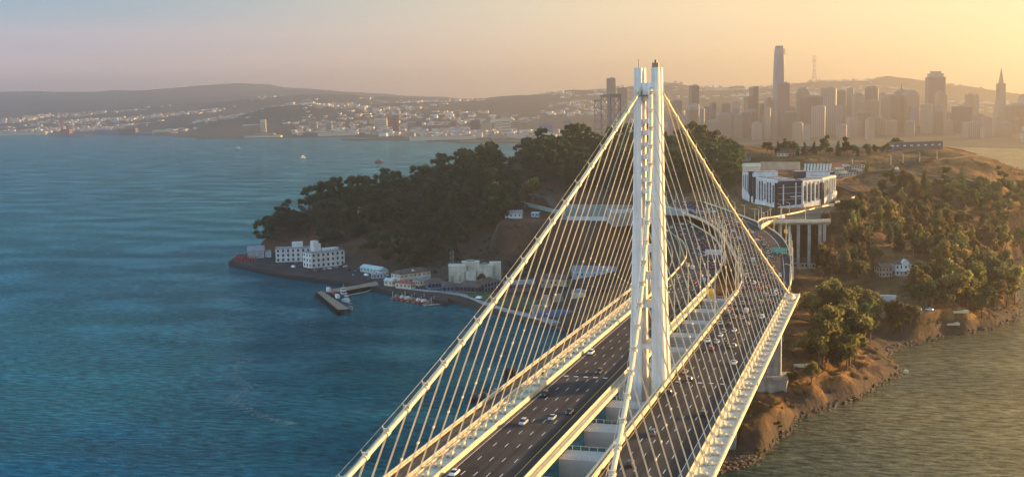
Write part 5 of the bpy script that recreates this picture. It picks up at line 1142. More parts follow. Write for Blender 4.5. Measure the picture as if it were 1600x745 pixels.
# ------------------------------------------------------------------ buildings on the hill and right shore
# the large white and dark glass block, five facets stepping round the terrace
FP = []
for a, t, y, z in BBV: FP.append(colz(a, t, CAM[2]-(y-horz(a))/FPX*t))
CB = empty('hillside_block', tuple(FP[2])); tag(CB, 'large white and dark glass block curving round the hill terrace', 'building')
O = FP[2]; roof_pv = mat('roof_stripes', (.60,.55,.42), .4)
def relv(p): return np.array([p[0]-O[0], p[1]-O[1], p[2]-O[2]])
ZR_ = [b[3]-O[2] for b in BBV]
for i in range(5):
    A, B = relv(FP[i]), relv(FP[i+1]); zA, zB = A[2], B[2]; A[2] = B[2] = 0; u = B-A; L_ = np.hypot(u[0], u[1]); u = u/L_; n_ = np.array([u[1], -u[0], 0]); rz = math.atan2(u[1], u[0]); dpt = 15
    zr = (ZR_[i]+ZR_[i+1])/2; zb = min(zA, zB)-2; mid = (A+B)/2; mb = MB(); mb.box(tuple(mid-n_*dpt/2+[0,0,(zr+zb)/2]), (L_,dpt,zr-zb), rz); mb.build('wall', glass_dark if i == 2 else white_wall, CB)
    rb = MB(); rb.box(tuple(mid-n_*(dpt/2+.2)+[0,0,zr+.28]), (L_*.99,dpt-.2,.5), rz); rb.build('roof', MATS['roof_grey'], CB)
    fr = MB(); nb = max(3, int(L_/5.0))
    for b in range(nb):
        c = A+u*(b+.5)*L_/nb; wd = L_/nb; z0 = zA+(zB-zA)*(b+.5)/nb+1.5; H = zr-z0
        if i == 2:
            if b in (0, nb-2, nb-1): fr.box(tuple(c+n_*.25+u*wd*.4+[0,0,z0+H/2-.8]), (.9,.7,H*(.96 if b else .8)), rz)
            if b in (nb-2, nb-1): fr.box(tuple(c+n_*.25+[0,0,z0+H*.35]), (wd,.6,.6), rz)
            for z in (.25,.5,.75): fr.box(tuple(c+n_*.05+[0,0,z0+H*z]), (wd,.12,.2), rz)
        else:
            g_ = MB(); g_.box(tuple(c+n_*.06+[0,0,z0+H*.44]), (wd*.52,.2,H*(.82 if b % 3 else .66)), rz); w_ = g_.build('window_strip', glass_dark, CB)
            m2 = MB()
            for z in (.2,.4,.6): m2.box(tuple(c+n_*.2+[0,0,z0+H*z]), (wd*.52,.12,.25), rz)
            m2.build('floor_band', MATS['roof_grey'], w_)
            fr.box(tuple(A+u*b*L_/nb+n_*.3+[0,0,z0+H/2-1]), (.7,.8,H), rz)
    fr.build('frame', white_wall, CB)
    if i in (0, 1, 3): jb = MB(); jb.box(tuple(B-u*1.2+n_*.7+[0,0,(zr+zb)/2-1]), (3.4,1.6,zr-zb-3), rz); jb.build('recess_shade_strip', glass_dark, CB)  # dark box stands in for the shade of a recessed joint
    e0, e1 = A+n_*.1, B+n_*.1; bs = MB(); bs.loft([[(p-n_*.5+[0,0,zz-7])[:], (p+n_*.9+[0,0,zz-7])[:], (p+n_*.9+[0,0,zz+1.4])[:], (p-n_*.5+[0,0,zz+1.4])[:]] for p, zz in ((e0, zA), (e1, zB))]); bs.build('plinth', white_wall, CB)
for a0, a1, yt, t, d, m_ in ((1180,1213,267,1040,12,'white_wall'),(1171,1181,267,1052,10,'glass_dark'),(1196,1222,276,1022,9,'white_wall'),(1242,1259,267,1050,12,'glass_dark'),(1259,1294,267,1045,12,'white_wall'),(1294,1302,268,1055,10,'glass_dark')):
    zt = CAM[2]-(yt-horz((a0+a1)/2))/FPX*t; P = relv(colz((a0+a1)/2, t, zt)); mb = MB(); mb.box((P[0], P[1], (P[2]-4)/2), ((a1-a0)*t/FPX, d, P[2]+4), YAW); k = mb.build('rear_block', MATS[m_], CB)
    rb = MB(); rb.box((P[0], P[1], P[2]+.25), ((a1-a0)*t/FPX+.3, d+.3, .5), YAW); rb.build('roof', MATS['roof_grey'], k)
mb = MB()
for k in range(9):
    a = 1256+k*4.9; lo = relv(colz(a, 1058, CAM[2]-(267-horz(a))/FPX*1058)); hi = relv(colz(a+1, 1068, CAM[2]-(257-horz(a))/FPX*1068)); lo[2] += 1; hi[2] += 1
    mb.add([lo, lo+[1.7,0,0], hi+[1.7,0,0], hi, lo-[0,0,.3], lo+[1.7,0,-.3], hi+[1.7,0,-.3], hi-[0,0,.3]], [(0,1,2,3),(7,6,5,4),(0,4,5,1),(1,5,6,2),(2,6,7,3),(3,7,4,0)])
mb.build('roof_panels', roof_pv, CB)
mb = MB(); P = relv(colz(1278, 1066, 84)); mb.box((P[0], P[1], 12), (25, 9, 26), YAW); mb.build('rear_block', tan_wall, CB)
P = colz(1174, 1100, 82); house('hill_store', P, YAW, 14, 10, 6, MATS['far_cream'], MATS['far_cream'], 'bright cream gabled store behind the white block', 'building', 'gable', 1, 0)
P = ground(1165, 252); house('hill_cottage', (P[0], P[1], P[2]), YAW, 9, 7, 4.5, tan_wall, roof_brown, 'small tan cottage above the bright cream store', 'cottage', 'gable', 1, 2)
mb = MB(); A, B = at(1188,262,86), at(1250,262,86); d = B-A; mb.box(tuple((A+B)/2+np.array([0,0,1.5])), (np.hypot(d[0], d[1]),1.2,7), math.atan2(d[1], d[0])); tag(mb.build('terrace_wall', tan_wall), 'long tan terrace wall behind the white block', 'wall')
# ridge-top long building and cottages
wing(1397, 234, 1473, 231.5, 12, 7, 'ridge_building', 'long low white-banded building on the ridge top', 7, wall=MATS['far_brown'], roof=roof_brown, floors=1, win=(3.2,1.4), z=91, glass=white_wall)
HC = [(1310,270,'pale cottage with tan roof at the left of the hilltop cottages','far_cream'),(1322,266,'tan cottage at the middle of the hilltop cottages','tan_wall'),(1334,264,'cream cottage right of the tan hilltop cottage','far_cream'),(1344,262,'small cream cottage furthest right of the hilltop cottages','far_cream'),(1316,276,'white cottage nearest the white block roof','white_wall'),(1330,274,'cream-walled garage below the hilltop cottages','cream_wall'),(1305,277,'tan cottage nearest the white block','tan_wall'),(1339,273,'small tan shed at the end of the hilltop wall','tan_wall')]
for x, y, lb, m_ in HC:
    P = ground(x, y); house('hill_cottage', (P[0], P[1], P[2]-.3), YAW+rs.uniform(-.4,.4), rs.uniform(7,10), 6.5, 3.6, MATS[m_], roof_brown if 'cream' in lb else MATS['tan_wall'], lb, 'cottage', 'gable', 1, 3, group='hilltop cottages')
for x, y, lb in [(1222,244,'dark-roofed ranger hut under the ridge trees'),(1247,240,'pink-walled hut under the ridge trees'),(1262,238,'right-hand pink-walled hut under the ridge trees')]:
    P = ground(x, y); house('hill_cottage', (P[0], P[1], P[2]-.3), YAW, 11, 6, 3.2, MATS['house_pink'] if 'pink' in lb else MATS['far_cream'], roof_brown, lb, 'cottage', 'gable', 1, 3)
mb = MB(); A, B = at(1305,279,66), at(1371,270,70); d = B-A; mb.box(tuple((A+B)/2+np.array([0,0,1.0])), (np.hypot(d[0], d[1]),.8,5), math.atan2(d[1], d[0])); tag(mb.build('garden_wall', MATS['far_cream']), 'cream retaining wall under the hilltop cottages', 'wall')
P = ground(1401, 265); mb = MB(); mb.tube([(0,0,0),(0,0,1.5)], 1.8, 12); mb.tube([(0,0,1.5),(0,0,2.3)], 1.8, 12, r2=.4); o = mb.build('water_tank', white_wall); o.location = (P[0], P[1], P[2]-.2); tag(o, 'small round white tank beside the ridge road', 'tank')
mb = MB(); g_ = [ground(x, y) for x, y in ((1285,326),(1305,322),(1330,316),(1341,308))]
for a, b in zip(g_, g_[1:]): d = b-a; mb.box(((a[0]+b[0])/2, (a[1]+b[1])/2, max(a[2], b[2])+.9), (np.hypot(d[0], d[1]),.5,2.2), math.atan2(d[1], d[0]))
tag(mb.build('road_wall', MATS['far_cream']), 'bright cream wall along the outer bend of the hill road', 'wall')
# white house among the trees
o, L_ = wing(1399, 431, 1430, 430, 11, 8, 'white_house', 'white two-storey house with gabled centre and portico among trees', 5, wall=white_wall, roof=roof_brown, rtype='hip', floors=2, win=(1.1,1.8), z=22, sidebays=2)
mb = MB(); mb.loft([[(-2.6,y,0),(2.6,y,0),(2.6,y,9.2),(0,y,11.6),(-2.6,y,9.2)] for y in (-6.4,-2)]); c = mb.build('gabled_centre', white_wall, o); mb = MB(); mb.box((0,-6.45,2.2), (1.3,.15,2.6)); mb.build('door', MATS['far_brown'], c); mb = MB(); mb.box((0,-6.46,6.2), (1.1,.15,1.7)); mb.build('window', glass_dark, c)
mb = MB()
for x in (-4.5,-2,2,4.5): mb.tube([(x,-8,0),(x,-8,3.4)], .22, 6)
mb.box((0,-7.2,3.6), (10.5,2.6,.35)); mb.build('portico', white_wall, o)
wing(1378, 433, 1394, 432, 10, 6.5, 'brown_house', 'brown house half hidden left of the white house', 3, wall=tan_wall, roof=roof_brown, rtype='gable', z=22)
wing(1228, 428.5, 1274, 430, 12, 9, 'barrack', 'long tan two-storey barrack under the elevated ramp', 8, wall=MATS['far_cream'], roof=roof_brown, rtype='hip', floors=2, win=(1.2,1.6), z=19.5)
P = ground(1470, 405); house('glade_house', (P[0], P[1], P[2]), YAW, 9, 7, 4, white_wall, roof_grey, 'low white house in a glade of the headland wood', 'building', 'gable', 1, 3)
wing(1367, 470.5, 1400, 471, 3, 3.4, 'road_trailer', 'long white trailer with red lower band below the white house', 0, wall=white_wall, roof=white_wall, z=16.7)
wing(1380, 492, 1413, 489, 7, 4, 'shore_hut', 'low tan hut beside the concrete slab road', 3, wall=tan_wall, roof=tan_wall, z=15.5, floors=1)
for i, (x0, x1, y0, y1, lb) in enumerate([(1260,1308,471,474,'low white wall line left of the trees in the yard'),(1364,1402,477,481.5,'low white wall line behind the shore hut'),(1415,1440,481,484,'short low white wall line right of the shore hut')]):
    A, B = at(x0, y0, 17.2), at(x1, y1, 17.2); d = B-A; mb = MB(); mb.box(tuple((A+B)/2), (np.hypot(d[0], d[1]),1.0,1.6), math.atan2(d[1], d[0]))
    for k in range(5): p = A+d*(k+.5)/5; mb.box((p[0], p[1], p[2]+.2), (1.3,1.3,1.6))
    tag(mb.build('low_wall', white_wall), lb, 'wall')
for x, y, w, lb in [(1488,519,8,'small tan jetty slab on the beach by the headland'),(1500,508,10,'tan concrete slab on the shore near the headland trees'),(1255,575,10,'bright slab on the bluff path near the pier'),(1410,583,6,'fallen flat rock slab at the bluff point')]:
    P = ground(x, y); mb = MB(); mb.box((0,0,.5), (w,3.5,1.2), .3); mb.box((w*.3,.5,1.2), (w*.3,2,.6), .3); o = mb.build('shore_slab', MATS['far_cream']); o.location = (P[0], P[1], P[2]-.1); tag(o, lb, 'slab')
# small houses beside the pad on the left slope
wing(789, 341, 815, 341, 9, 4.5, 'pad_house', 'white gabled house on the dirt pad left of the bridge tower', 4, wall=white_wall, roof=MATS['roof_grey'], rtype='gable', floors=1, z=45.2)
wing(830, 339, 842, 339, 7, 3.6, 'pad_trailer', 'pale blue trailer on the dirt pad right of the white house', 2, wall=MATS['shed_blue'], roof=white_wall, floors=1, z=45.2)
P = at(908, 341, 45); mb = MB(); mb.tube([(0,0,0),(0,0,3)], 1.4, 10); mb.tube([(0,0,3),(0,0,4.4)], 1.4, 10, r2=.2); o = mb.build('white_tent', white_wall); o.location = (P[0], P[1]-8, 45); tag(o, 'small pointed white tent in front of the green-grey wall', 'tent')
wing(700, 392, 706, 392, 4, 3, 'slope_hut', 'tiny pale hut on the wooded slope above the mast', 1, wall=white_wall, roof=roof_grey, floors=1, z=24) if False else None
for x, y, lb in [(620,333,'white hut glimpsed between the dark trees on the left slope'),(566,331,'small white cabin at the upper edge of the left wood')]:
    P = ground(x, y); house('slope_hut', (P[0], P[1], P[2]), YAW, 9, 6, 4, white_wall, roof_grey, lb, 'hut', 'gable', 1, 2)

# ------------------------------------------------------------------ street lamps, signs
lamp_metal = mat('lamp_metal', (.62,.52,.36), .5, var=.05)
def lamp_mesh(h):
    mb = MB(); mb.tube([(0,0,0),(0,0,h)], .28, 8, r2=.16); mb.box((0,0,.5), (.9,.9,1.0)); p = mb.build('pole', lamp_metal); hb = MB(); hb.tube([(0,0,h-.3),(-1.9,0,h+.3)], .12, 5); hb.box((-2.1,0,h+.28), (1.1,.45,.22)); a = hb.build('lamp_head', lamp_metal)
    r_ = (p.data, a.data); bpy.data.objects.remove(p); bpy.data.objects.remove(a); return r_
LMP = {h: lamp_mesh(h) for h in (9, 13, 19)}
def lamp(P, h, lb, grp, rz=0.0):
    o = empty('street_lamp', P, rz)
    for nm, me in zip(('pole','lamp_head'), LMP[h]): c = bpy.data.objects.new(nm, me); COL.objects.link(c); c.parent = o
    tag(o, lb, 'street lamp', grp)
def side_pts(Lp, step):
    out = []; acc = step*.3; 
    for a, b in zip(Lp, Lp[1:]):
        L_ = np.linalg.norm(b-a)
        while acc < L_: out.append((a+(b-a)*acc/L_, math.atan2((b-a)[1], (b-a)[0]))); acc += step
        acc -= L_
    return out
for Y in (112, 150, 188): lamp((-10.6, Y, zd(Y)), 19, 'tall pale lamp post on the inner rail of the left deck', 'lamps on the inner rail of the left deck', math.pi)
for Y in (118, 156, 192): lamp((6.4, Y, zd(Y)), 19, 'tall pale lamp post on the inner rail of the right deck', 'lamps on the inner rail of the right deck')
for P, a in side_pts(SRgt, 34)[:9]: lamp((P[0]+.6, P[1], P[2]), 19, 'tall lamp post on the right edge of the lower viaduct', 'lamps along the lower viaduct', math.pi)
for P, a in side_pts(NLft, 32)[:14]: lamp((P[0]-.5, P[1], P[2]), 13, 'lamp post along the inner edge of the jammed viaduct', 'lamps along the inner edge of the jammed viaduct', a+math.pi/2)
for P, a in side_pts(NRgt, 30)[:16]: lamp((P[0]+.6, P[1], P[2]), 13 if P[1] < 400 else 9, 'lamp post along the outer edge of the jammed viaduct', 'lamps along the outer edge of the jammed viaduct', a-math.pi/2)
for P, a in side_pts(b4, 17)[:4]: lamp(tuple(P), 9, 'short lamp post on the near edge of the elevated cream ramp', 'lamps on the near edge of the cream ramp', a+1.57)
for P, a in side_pts(a4, 15)[:5]: lamp(tuple(P), 9, 'short lamp post on the far edge of the elevated cream ramp', 'lamps on the far edge of the cream ramp', a-1.57)
for x, y in ((1392,257),(1411,255),(1437,253),(1464,251),(1395,274),(1475,278),(1500,282),(1548,290),(1575,296),(1332,263)):
    P = ground(x, y); lamp(tuple(P), 9, 'thin utility pole along the ridge roads', 'utility poles along the ridge roads')
def text(body, size, P, parent, m, name='lettering', align='CENTER'):
    cu = bpy.data.curves.new(name, 'FONT'); cu.body = body; cu.size = size; cu.align_x = align; cu.align_y = 'CENTER'; cu.extrude = .01; t_ = bpy.data.objects.new(name, cu); COL.objects.link(t_)
    dg = bpy.context.evaluated_depsgraph_get(); me = bpy.data.meshes.new_from_object(t_.evaluated_get(dg)); bpy.data.objects.remove(t_); me.materials.clear(); me.materials.append(m)
    o = bpy.data.objects.new(name, me); COL.objects.link(o); o.parent = parent; o.location = P; o.rotation_euler = (math.pi/2,0,0); return o
# green overhead sign over the exit lane
sp_ = atY(1234, 412, 330); zb = 54.8; sx_ = atY(1233, 400, 330)[0]; SG = empty('overhead_sign', (sx_, 330, zb), -.12)
mb = MB(); mb.tube([(0,0,-.3),(0,0,12.5)], .38, 8); mb.build('post', lamp_metal, SG)
zc = atY(1218, 392.5, 330)[2]-zb
mb = MB()
for z in (zc+1.1, zc-1.1): mb.tube([(0,0,z),(-9.6,0,z)], .16, 6)
mb.build('arm', lamp_metal, SG)
mb = MB(); mb.box((-5.9,-.35,zc), (9.0,.18,4.1)); pn = mb.build('sign_panel', sign_green, SG)
mb = MB()
for z in (-1.98, 1.98): mb.box((-5.9,-.46,zc+z), (8.8,.03,.10))
for x in (-4.4, 4.4): mb.box((-5.9+x,-.46,zc), (.10,.03,3.9))
mb.build('sign_border', paint_white, pn)
text('Treasure Island', 1.15, (-5.9,-.46,zc+1.0), pn, paint_white); text('Yerba Buena Isl', 1.1, (-5.9,-.46,zc-.1), pn, paint_white)
mb = MB(); mb.box((-3.3,-.47,zc-1.45), (2.9,.05,.95)); ye = mb.build('exit_panel', sign_yellow, pn); text('EXIT ONLY', .55, (-3.3,-.52,zc-1.45), ye, dark_metal)
mb = MB(); mb.add([(-7.3,-.48,zc-1.0),(-6.7,-.48,zc-1.0),(-6.7,-.48,zc-1.45),(-6.3,-.48,zc-1.45),(-7.0,-.48,zc-1.9),(-7.7,-.48,zc-1.45),(-7.3,-.48,zc-1.45)], [(0,1,2,3,4,5,6)]); mb.build('arrow', paint_white, pn)
tag(SG, 'green overhead exit sign with yellow panel over the curving exit lane', 'road sign')
# grey back of a sign gantry over the lower road
P = atY(1116, 394, 300); GA = empty('sign_gantry', (-13, 300, 51.8)); mb = MB(); mb.tube([(0,0,0),(0,0,P[2]-51.8+1)], .35, 8); mb.tube([(0,0,P[2]-51.8),(-13,0,P[2]-51.8)], .25, 6); mb.build('post', lamp_metal, GA)
mb = MB(); mb.box((-7,.3,P[2]-51.8), (9.5,.2,3.2)); mb.build('sign_panel', MATS['shed_pale'], GA); tag(GA, 'sign gantry with pale blank sign back over the left-hand road', 'road sign')
for i, (x, y, s_, Y_, lb) in enumerate([(1211,341,1.9,470,'small orange diamond sign on the cream ramp'),(1228,361,2.6,430,'orange sign board beside the outer edge of the jammed viaduct'),(1207,387,1.5,400,'low orange sign at the gore of the exit lane'),(1131,319,1.8,640,'small orange sign above the jammed upper road'),(1197,347,1.5,480,'small teal sign at the tip of the cream ramp')]):
    Q = atY(x, y, Y_); ob = empty('warning_sign', (Q[0], Q[1], Q[2]-3)); mb = MB(); mb.tube([(0,0,-2),(0,0,3)], .14, 5); mb.build('post', lamp_metal, ob); mb = MB(); mb.box((0,-.2,3), (s_,.12,s_), 0); mb.build('sign_panel', sign_yellow if i < 4 else sign_green, ob); tag(ob, lb, 'road sign')
mb = MB(); mb.box((0,0,4), (2.6,1.2,8)); mb.box((0,-.7,6.5), (1.6,.2,2)); ob = mb.build('orange_cabinet', sign_yellow); Q = at(1108,462,50.5); ob.location = (Q[0]+1, Q[1], Q[2]-4.5); tag(ob, 'upright orange-yellow panel between the two roads behind the tower', 'panel')

# ------------------------------------------------------------------ vehicles
carglass = mat('car_glass', (.02,.022,.025), .08, var=.02, spec=.7); tyre = mat('tyre', (.02,.02,.02), .9); rim = mat('rim', (.35,.34,.33), .35, metal=.8)
headl = mat('headlight', (.85,.83,.75), .2); taill = mat('taillight', (.55,.02,.02), .3)
def paintm(n, c): return mat('car_paint_'+n, c, .28, var=.03, spec=.6)
PAINT = {'white': paintm('white', (.78,.77,.74)), 'silver': paintm('silver', (.42,.42,.41)), 'grey': paintm('grey', (.14,.14,.145)), 'black': paintm('black', (.022,.022,.024)), 'red': paintm('red', (.38,.03,.025)), 'blue': paintm('blue', (.05,.09,.20)), 'tan': paintm('tan', (.36,.28,.19)), 'teal': paintm('teal', (.10,.25,.27))}
def rings(prof):   # prof: (y, half width, z low, z high, top inset)
    out = []
    for y, w, z0, z1, ins in prof:
        m_ = (z0+z1)/2; out.append([(-w*.9,y,z0),(w*.9,y,z0),(w,y,z0+.15),(w,y,m_+.1),(w-ins,y,z1),(-w+ins,y,z1),(-w,y,m_+.1),(-w,y,z0+.15)])
    return out
CARS = {'sedan': dict(L=4.7, body=[(-2.35,.78,.32,.72,.1),(-2.25,.88,.26,.95,.12),(-1.5,.92,.24,1.02,.12),(0,.92,.24,.96,.1),(1.2,.92,.24,.94,.1),(2.1,.88,.26,.80,.14),(2.35,.74,.34,.62,.1)], cab=[(-1.75,.74,.9,.98,.05),(-1.0,.76,.9,1.38,.14),(-.1,.77,.9,1.45,.14),(.45,.77,.9,1.40,.14),(1.25,.76,.88,.96,.05)]),
 'suv': dict(L=4.8, body=[(-2.4,.85,.40,1.05,.08),(-2.3,.93,.34,1.15,.08),(-1,.95,.32,1.15,.08),(.9,.95,.32,1.10,.08),(2.1,.92,.34,1.0,.14),(2.4,.8,.42,.75,.1)], cab=[(-2.3,.80,1.05,1.2,.05),(-1.95,.82,1.05,1.72,.10),(-.3,.82,1.05,1.78,.12),(.4,.82,1.05,1.70,.12),(1.15,.80,1.02,1.14,.05)]),
 'pickup': dict(L=5.5, body=[(-2.75,.9,.45,1.0,.05),(-2.7,.95,.40,1.1,.05),(-.6,.95,.38,1.1,.05),(1.2,.95,.38,1.15,.1),(2.5,.93,.40,1.08,.14),(2.75,.85,.48,.85,.1)], cab=[(-.7,.82,1.0,1.15,.05),(-.55,.84,1.0,1.78,.10),(.5,.84,1.0,1.80,.12),(.8,.84,1.0,1.72,.12),(1.5,.80,1.05,1.18,.05)]),
 'van': dict(L=5.4, body=[(-2.7,.92,.36,2.05,.12),(-2.6,.97,.32,2.2,.14),(.9,.97,.32,2.2,.14),(1.5,.97,.32,1.9,.14),(2.1,.95,.34,1.25,.14),(2.7,.85,.42,.9,.1)], cab=[(1.0,.90,1.35,2.10,.12),(1.45,.90,1.35,1.93,.12),(2.0,.88,1.25,1.36,.08)]),
 'bus': dict(L=11, body=[(-5.5,1.2,.45,2.9,.1),(-5.4,1.27,.40,3.05,.12),(5.3,1.27,.40,3.05,.12),(5.5,1.2,.45,2.8,.1)], cab=[(-5.2,1.28,1.5,2.5,.01),(5.1,1.28,1.5,2.5,.01)])}
CM = {}
def car_parts(kind, col):
    if (kind, col) in CM: return CM[kind, col]
    c = CARS[kind]; L_ = c['L']; parts = []
    def grab(name, mb, m, sub=None):
        o = mb.build(name, m, smooth=False); parts.append((name, o.data, sub)); bpy.data.objects.remove(o)
    mb = MB(); mb.loft(rings(c['body'])); 
    grab('body', mb, PAINT[col])
    mb = MB(); mb.loft(rings(c['cab'])); grab('windows', mb, carglass)
    if kind != 'van' and kind != 'bus':
        mb = MB(); cb = c['cab']; w = cb[2][1]-.13; y0, y1 = cb[1][0]+.08, cb[-2][0]-.05; z = cb[2][3]; mb.loft([[(-w,y,z-.03-dz),(w,y,z-.03-dz),(w-.05,y,z+.035-dz),(-w+.05,y,z+.035-dz)] for y, dz in ((y0,.06),(cb[2][0],0),(y1,.04))]); grab('roof_panel', mb, PAINT[col])
    if kind == 'pickup': mb = MB(); mb.box((0,-1.7,1.08), (1.55,1.75,.06)); grab('cargo_bed', mb, dark_metal)
    rr = .33 if kind != 'bus' else .5; hw = c['body'][2][1]-.1
    for sx in (-1, 1):
        for y in (-L_*.3, L_*.3):
            mb = MB(); mb.tube([(sx*(hw-.12),y,rr),(sx*(hw+.12),y,rr)], rr, 12); grab('wheel', mb, tyre); mb = MB(); mb.tube([(sx*(hw+.10),y,rr),(sx*(hw+.135),y,rr)], rr*.6, 8); grab('rim', mb, rim, True)
        zl = c['body'][0][3]-.12 if kind != 'van' and kind != 'bus' else 1.0
        mb = MB(); mb.box((sx*.62*(hw/.8),L_/2-.06,zl-.05 if kind != 'sedan' else .58), (.36,.14,.16)); grab('headlight', mb, headl)
        mb = MB(); mb.box((sx*.66*(hw/.8),-L_/2+.06,zl), (.30,.14,.18)); grab('taillight', mb, taill)
    CM[kind, col] = parts; return parts
NEARC = {}
def car(P, heading, kind, col, label, group=None, full=True):
    o = empty('parked_car' if group and 'parked' in group else {'sedan':'car','suv':'sport_utility_car','pickup':'pickup_truck','van':'van','bus':'bus'}[kind], P, heading); last = None
    for nm, me, sub in car_parts(kind, col):
        if not full and nm in ('rim','wheel','headlight'): 
            if nm != 'wheel': continue
        c = bpy.data.objects.new(nm, me); COL.objects.link(c); c.parent = last if sub else o
        if nm == 'wheel': last = c
    tag(o, label, {'sedan':'car','suv':'car','pickup':'pickup truck','van':'van','bus':'bus'}[kind], group); return o
NC, SCn = [10.3,14.1,18.0,22.0,26.3], [-15.7,-19.4,-23.0,-26.6,-30.1]
def deckcar(px, py, side, kind, col, lb):
    P = at(px, py, zd(0)+.7); 
    for _ in range(3): P = at(px, py, zd(P[1])+.7)
    lanes = NC if side == 'N' else SCn; x = min(lanes, key=lambda q: abs(q-P[0])); car((x+(P[0]-x)*.25, P[1], zd(P[1])+.035), 0.0 if side == 'N' else math.pi, kind, col, lb)
for a in [(921,550,'S','suv','white','white car on the left deck, highest one visible left of the tower'),(935,580,'S','suv','black','black car on the left deck close to the tower foot'),(853,615,'S','suv','black','black car on the left deck near the left edge line'),(818,659,'S','suv','silver','silver car on the left deck, left of the silver sedan'),
 (862,651,'S','sedan','silver','silver sedan between a silver car and a black car on the left deck'),(887,642,'S','sedan','black','black car right of the silver sedan on the left deck'),(709,737,'S','sedan','white','white car at the bottom edge of the left deck'),
 (987,724,'N','suv','black','black car lowest on the right deck near the thin main cable'),(1026,675,'N','suv','grey','dark grey car on the right deck, second from the bottom'),(1051,612,'N','suv','black','black car on the right deck near its inner rail'),(1083,592,'N','suv','black','black car on the right deck just beside a brown one'),(1075,580,'N','sedan','tan','brown car touching the black one on the right deck'),
 (1092,645,'N','suv','black','lone black car with bright red tail light on the right deck'),(1143,565,'N','sedan','white','lone white car near the right deck shoulder, below the queue'),(1112,544,'N','suv','red','dark red car at the lower end of the queue'),(1123,533,'N','sedan','silver','silver car right behind the dark red car'),
 (1107,531,'N','sedan','white','white car left of the silver car at the queue tail'),(1125,523,'N','sedan','white','white car above the silver car at the queue tail'),(1150,540,'N','suv','tan','tan car right of the queue tail near the edge line'),(1139,536,'N','sedan','black','black car left of the tan car at the queue tail'),
 (1149.5,515.5,'N','sedan','white','bright white car in the second right lane of the queue'),(1132.7,517,'N','suv','tan','tan car left of the bright white car'),(1140,506,'N','suv','black','black car above the bright white car'),(1127,504,'N','sedan','silver','silver car left of the upper black car'),
 (1138.6,487,'N','sedan','white','white car beside the inner rail of the right deck'),(1168,506,'N','suv','grey','grey car near the right edge line in the queue'),(1043,457,'S','sedan','white','white car on the left deck just right of the tower'),(1042,467,'S','suv','black','black car behind the white one just right of the tower'),(1057,474,'S','suv','black','black car alone between the tower and the inner rail')]: deckcar(*a)
def on_line(Lp, Rp, fr, dist):
    acc = 0
    for i in range(len(Lp)-1):
        a = Lp[i]+(Rp[i]-Lp[i])*fr; b = Lp[i+1]+(Rp[i+1]-Lp[i+1])*fr; L_ = np.linalg.norm(b-a)
        if acc+L_ > dist: q = a+(b-a)*(dist-acc)/L_; return q, math.atan2(-(b-a)[0], (b-a)[1])
        acc += L_
    return None
rs = np.random.RandomState(77); cols_ = ['white','tan','silver','grey','black','black','grey','red','tan','blue','red']; kinds_ = ['sedan','suv','sedan','suv','pickup','suv','van']
KN = {'sedan':'sedan','suv':'sport utility car','pickup':'pickup truck','van':'van','bus':'bus'}
for li, x in enumerate(NC):
    Y = 118+rs.uniform(0, 12)
    while Y < 194:
        col = cols_[rs.randint(11)]; k = kinds_[rs.randint(7)]; car((x+rs.uniform(-.3,.3), Y, zd(Y)+.035), rs.uniform(-.02,.02), k, col, f'{col} {KN[k]} in the queue on the far end of the right deck', 'queue on the right deck', False); Y += rs.uniform(11, 26)
for li, fr in enumerate((.11,.27,.43,.59,.76)):
    d = 4+rs.uniform(0, 8)
    while True:
        q = on_line(NLft, NRgt, fr, d)
        if q is None or d > 520: break
        if li == 4 and d > 60: break
        col = cols_[rs.randint(11)]; k = kinds_[rs.randint(7)]; zone = 'curve beside the green sign' if d < 210 else 'upper road above the tunnel portal'
        car((q[0][0], q[0][1], q[0][2]+.04), q[1], k, col, f'{col} {KN[k]} in the jam on the {zone}', f'jam on the {zone}', False); d += rs.uniform(9, 17) if d > 60 else rs.uniform(11, 24)
for li, fr in enumerate((.19,.35,.51,.67,.83)):
    d = rs.uniform(5, 30)
    while True:
        q = on_line(SLft, SRgt, fr, d)
        if q is None or d > 360: break
        col = cols_[rs.randint(11)]; k = kinds_[rs.randint(7)]; car((q[0][0], q[0][1], q[0][2]+.04), q[1]+math.pi, k, col, f'{col} {KN[k]} coming out of the tunnel on the lower road', 'cars on the lower road', False); d += rs.uniform(20, 48)
for px, py, k, col, lb in [(1229,400,'sedan','red','dark red car alone on the outer exit lane by the green sign'),(1214,404,'suv','grey','grey car under the green sign in the exit lane')]:
    P = at(px, py, 56); car((P[0]-3, P[1], 55.2), .25, k, col, lb)
q = on_line(NLft, NRgt, .5, 175); car((q[0][0], q[0][1], q[0][2]+.04), q[1], 'bus', 'grey', 'long dark bus standing in the jam on the curve')
q = on_line(a4, b4, .5, 42); car((q[0][0], q[0][1], q[0][2]+.04), q[1]+math.pi, 'van', 'white', 'white van on the elevated cream ramp')
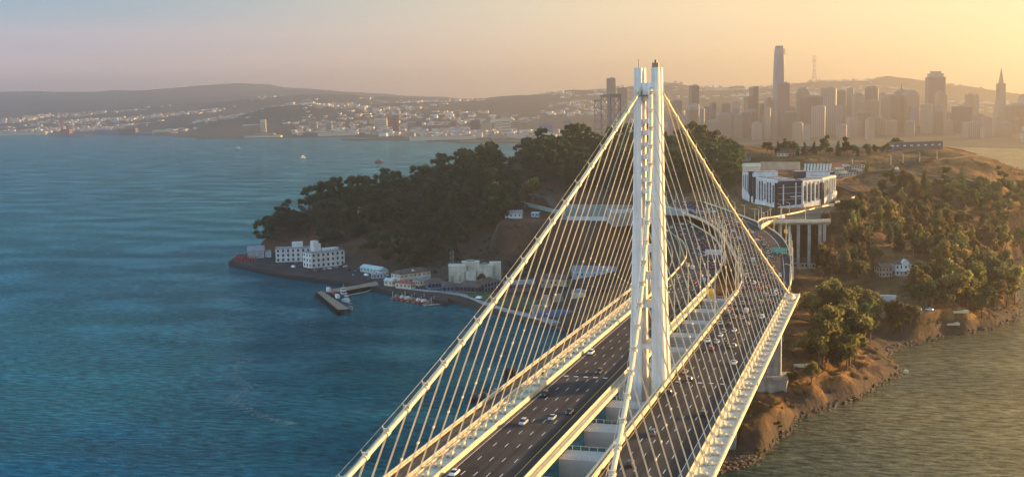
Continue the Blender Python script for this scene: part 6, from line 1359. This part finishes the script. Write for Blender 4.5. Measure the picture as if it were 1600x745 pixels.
PK = [(462,412,'red'),(470,416,'blue'),(446,405,'silver'),(484,421,'black'),(492,423,'grey'),(499,424,'black'),(507,422,'grey'),(515,420,'white'),(525,418,'silver'),(540,417,'white'),(458,418,'white'),(545,422,'black'),(555,424,'grey'),(563,421,'red'),(572,431,'white'),(552,430,'silver'),(610,441,'white'),(578,436,'grey')]
for i, (x, y, col) in enumerate(PK):
    P = at(x, y, 3.2); k = ('sedan','suv','van','sedan')[i % 4]; car((P[0], P[1], 3.14), rs.uniform(0, 6.28) if i % 2 else 1.0, k, col, f'{col} {KN[k]} parked on the quay, {ORD[i]} in order from the farthest left group', 'cars parked on the quay', False)
for i, (x, y, col) in enumerate([(748,468,'white'),(855,505,'silver'),(815,452,'white'),(835,466,'red'),(905,454,'white'),(926,449,'grey'),(872,436,'white'),(1300,462,'silver'),(1452,486,'white')]):
    P = ground(x, y); k = 'van' if i in (0,6) else 'sedan'; lb_ = ['white van parked on the promenade by the left cable','silver car on the shore path below the yard','white car in front of the long yard building','red car among the yard lots','white car by the plain tan box building','grey car behind the bridge hangers in the yard','white van by the dark-roofed yard building','silver car on the shore road behind the anchor head','white car near the end of the shore road'][i]; car((P[0], P[1], P[2]+.35), 1.2, k, col, lb_)

# a thin foam line where two currents meet
rs = np.random.RandomState(23); V = []
FPT = deckline([at(x, y, .04) for x, y in [(395,560),(368,572),(372,592),(388,604),(372,618),(366,624),(384,636),(412,650),(455,662)]], 24)
for p in FPT:
    for _ in range(7):
        c = p+np.array([rs.normal()*2.6, rs.normal()*1.8, 0]); s_ = rs.uniform(.08, .32); a = rs.uniform(-.6, .2); ca, sa = math.cos(a)*s_*2.2, math.sin(a)*s_*2.2
        V += [(c[0]-ca, c[1]-sa, .04), (c[0]+sa*.25, c[1]-ca*.25, .04), (c[0]+ca, c[1]+sa, .04), (c[0]-sa*.25, c[1]+ca*.25, .04)]
o = bpy.data.objects.new('foam_line', quads_mesh('foam_line', np.array(V), mat('foam', (.34,.38,.37), .9))); COL.objects.link(o); tag(o, 'thin curved line of pale foam on the open water', 'foam', kind='stuff')
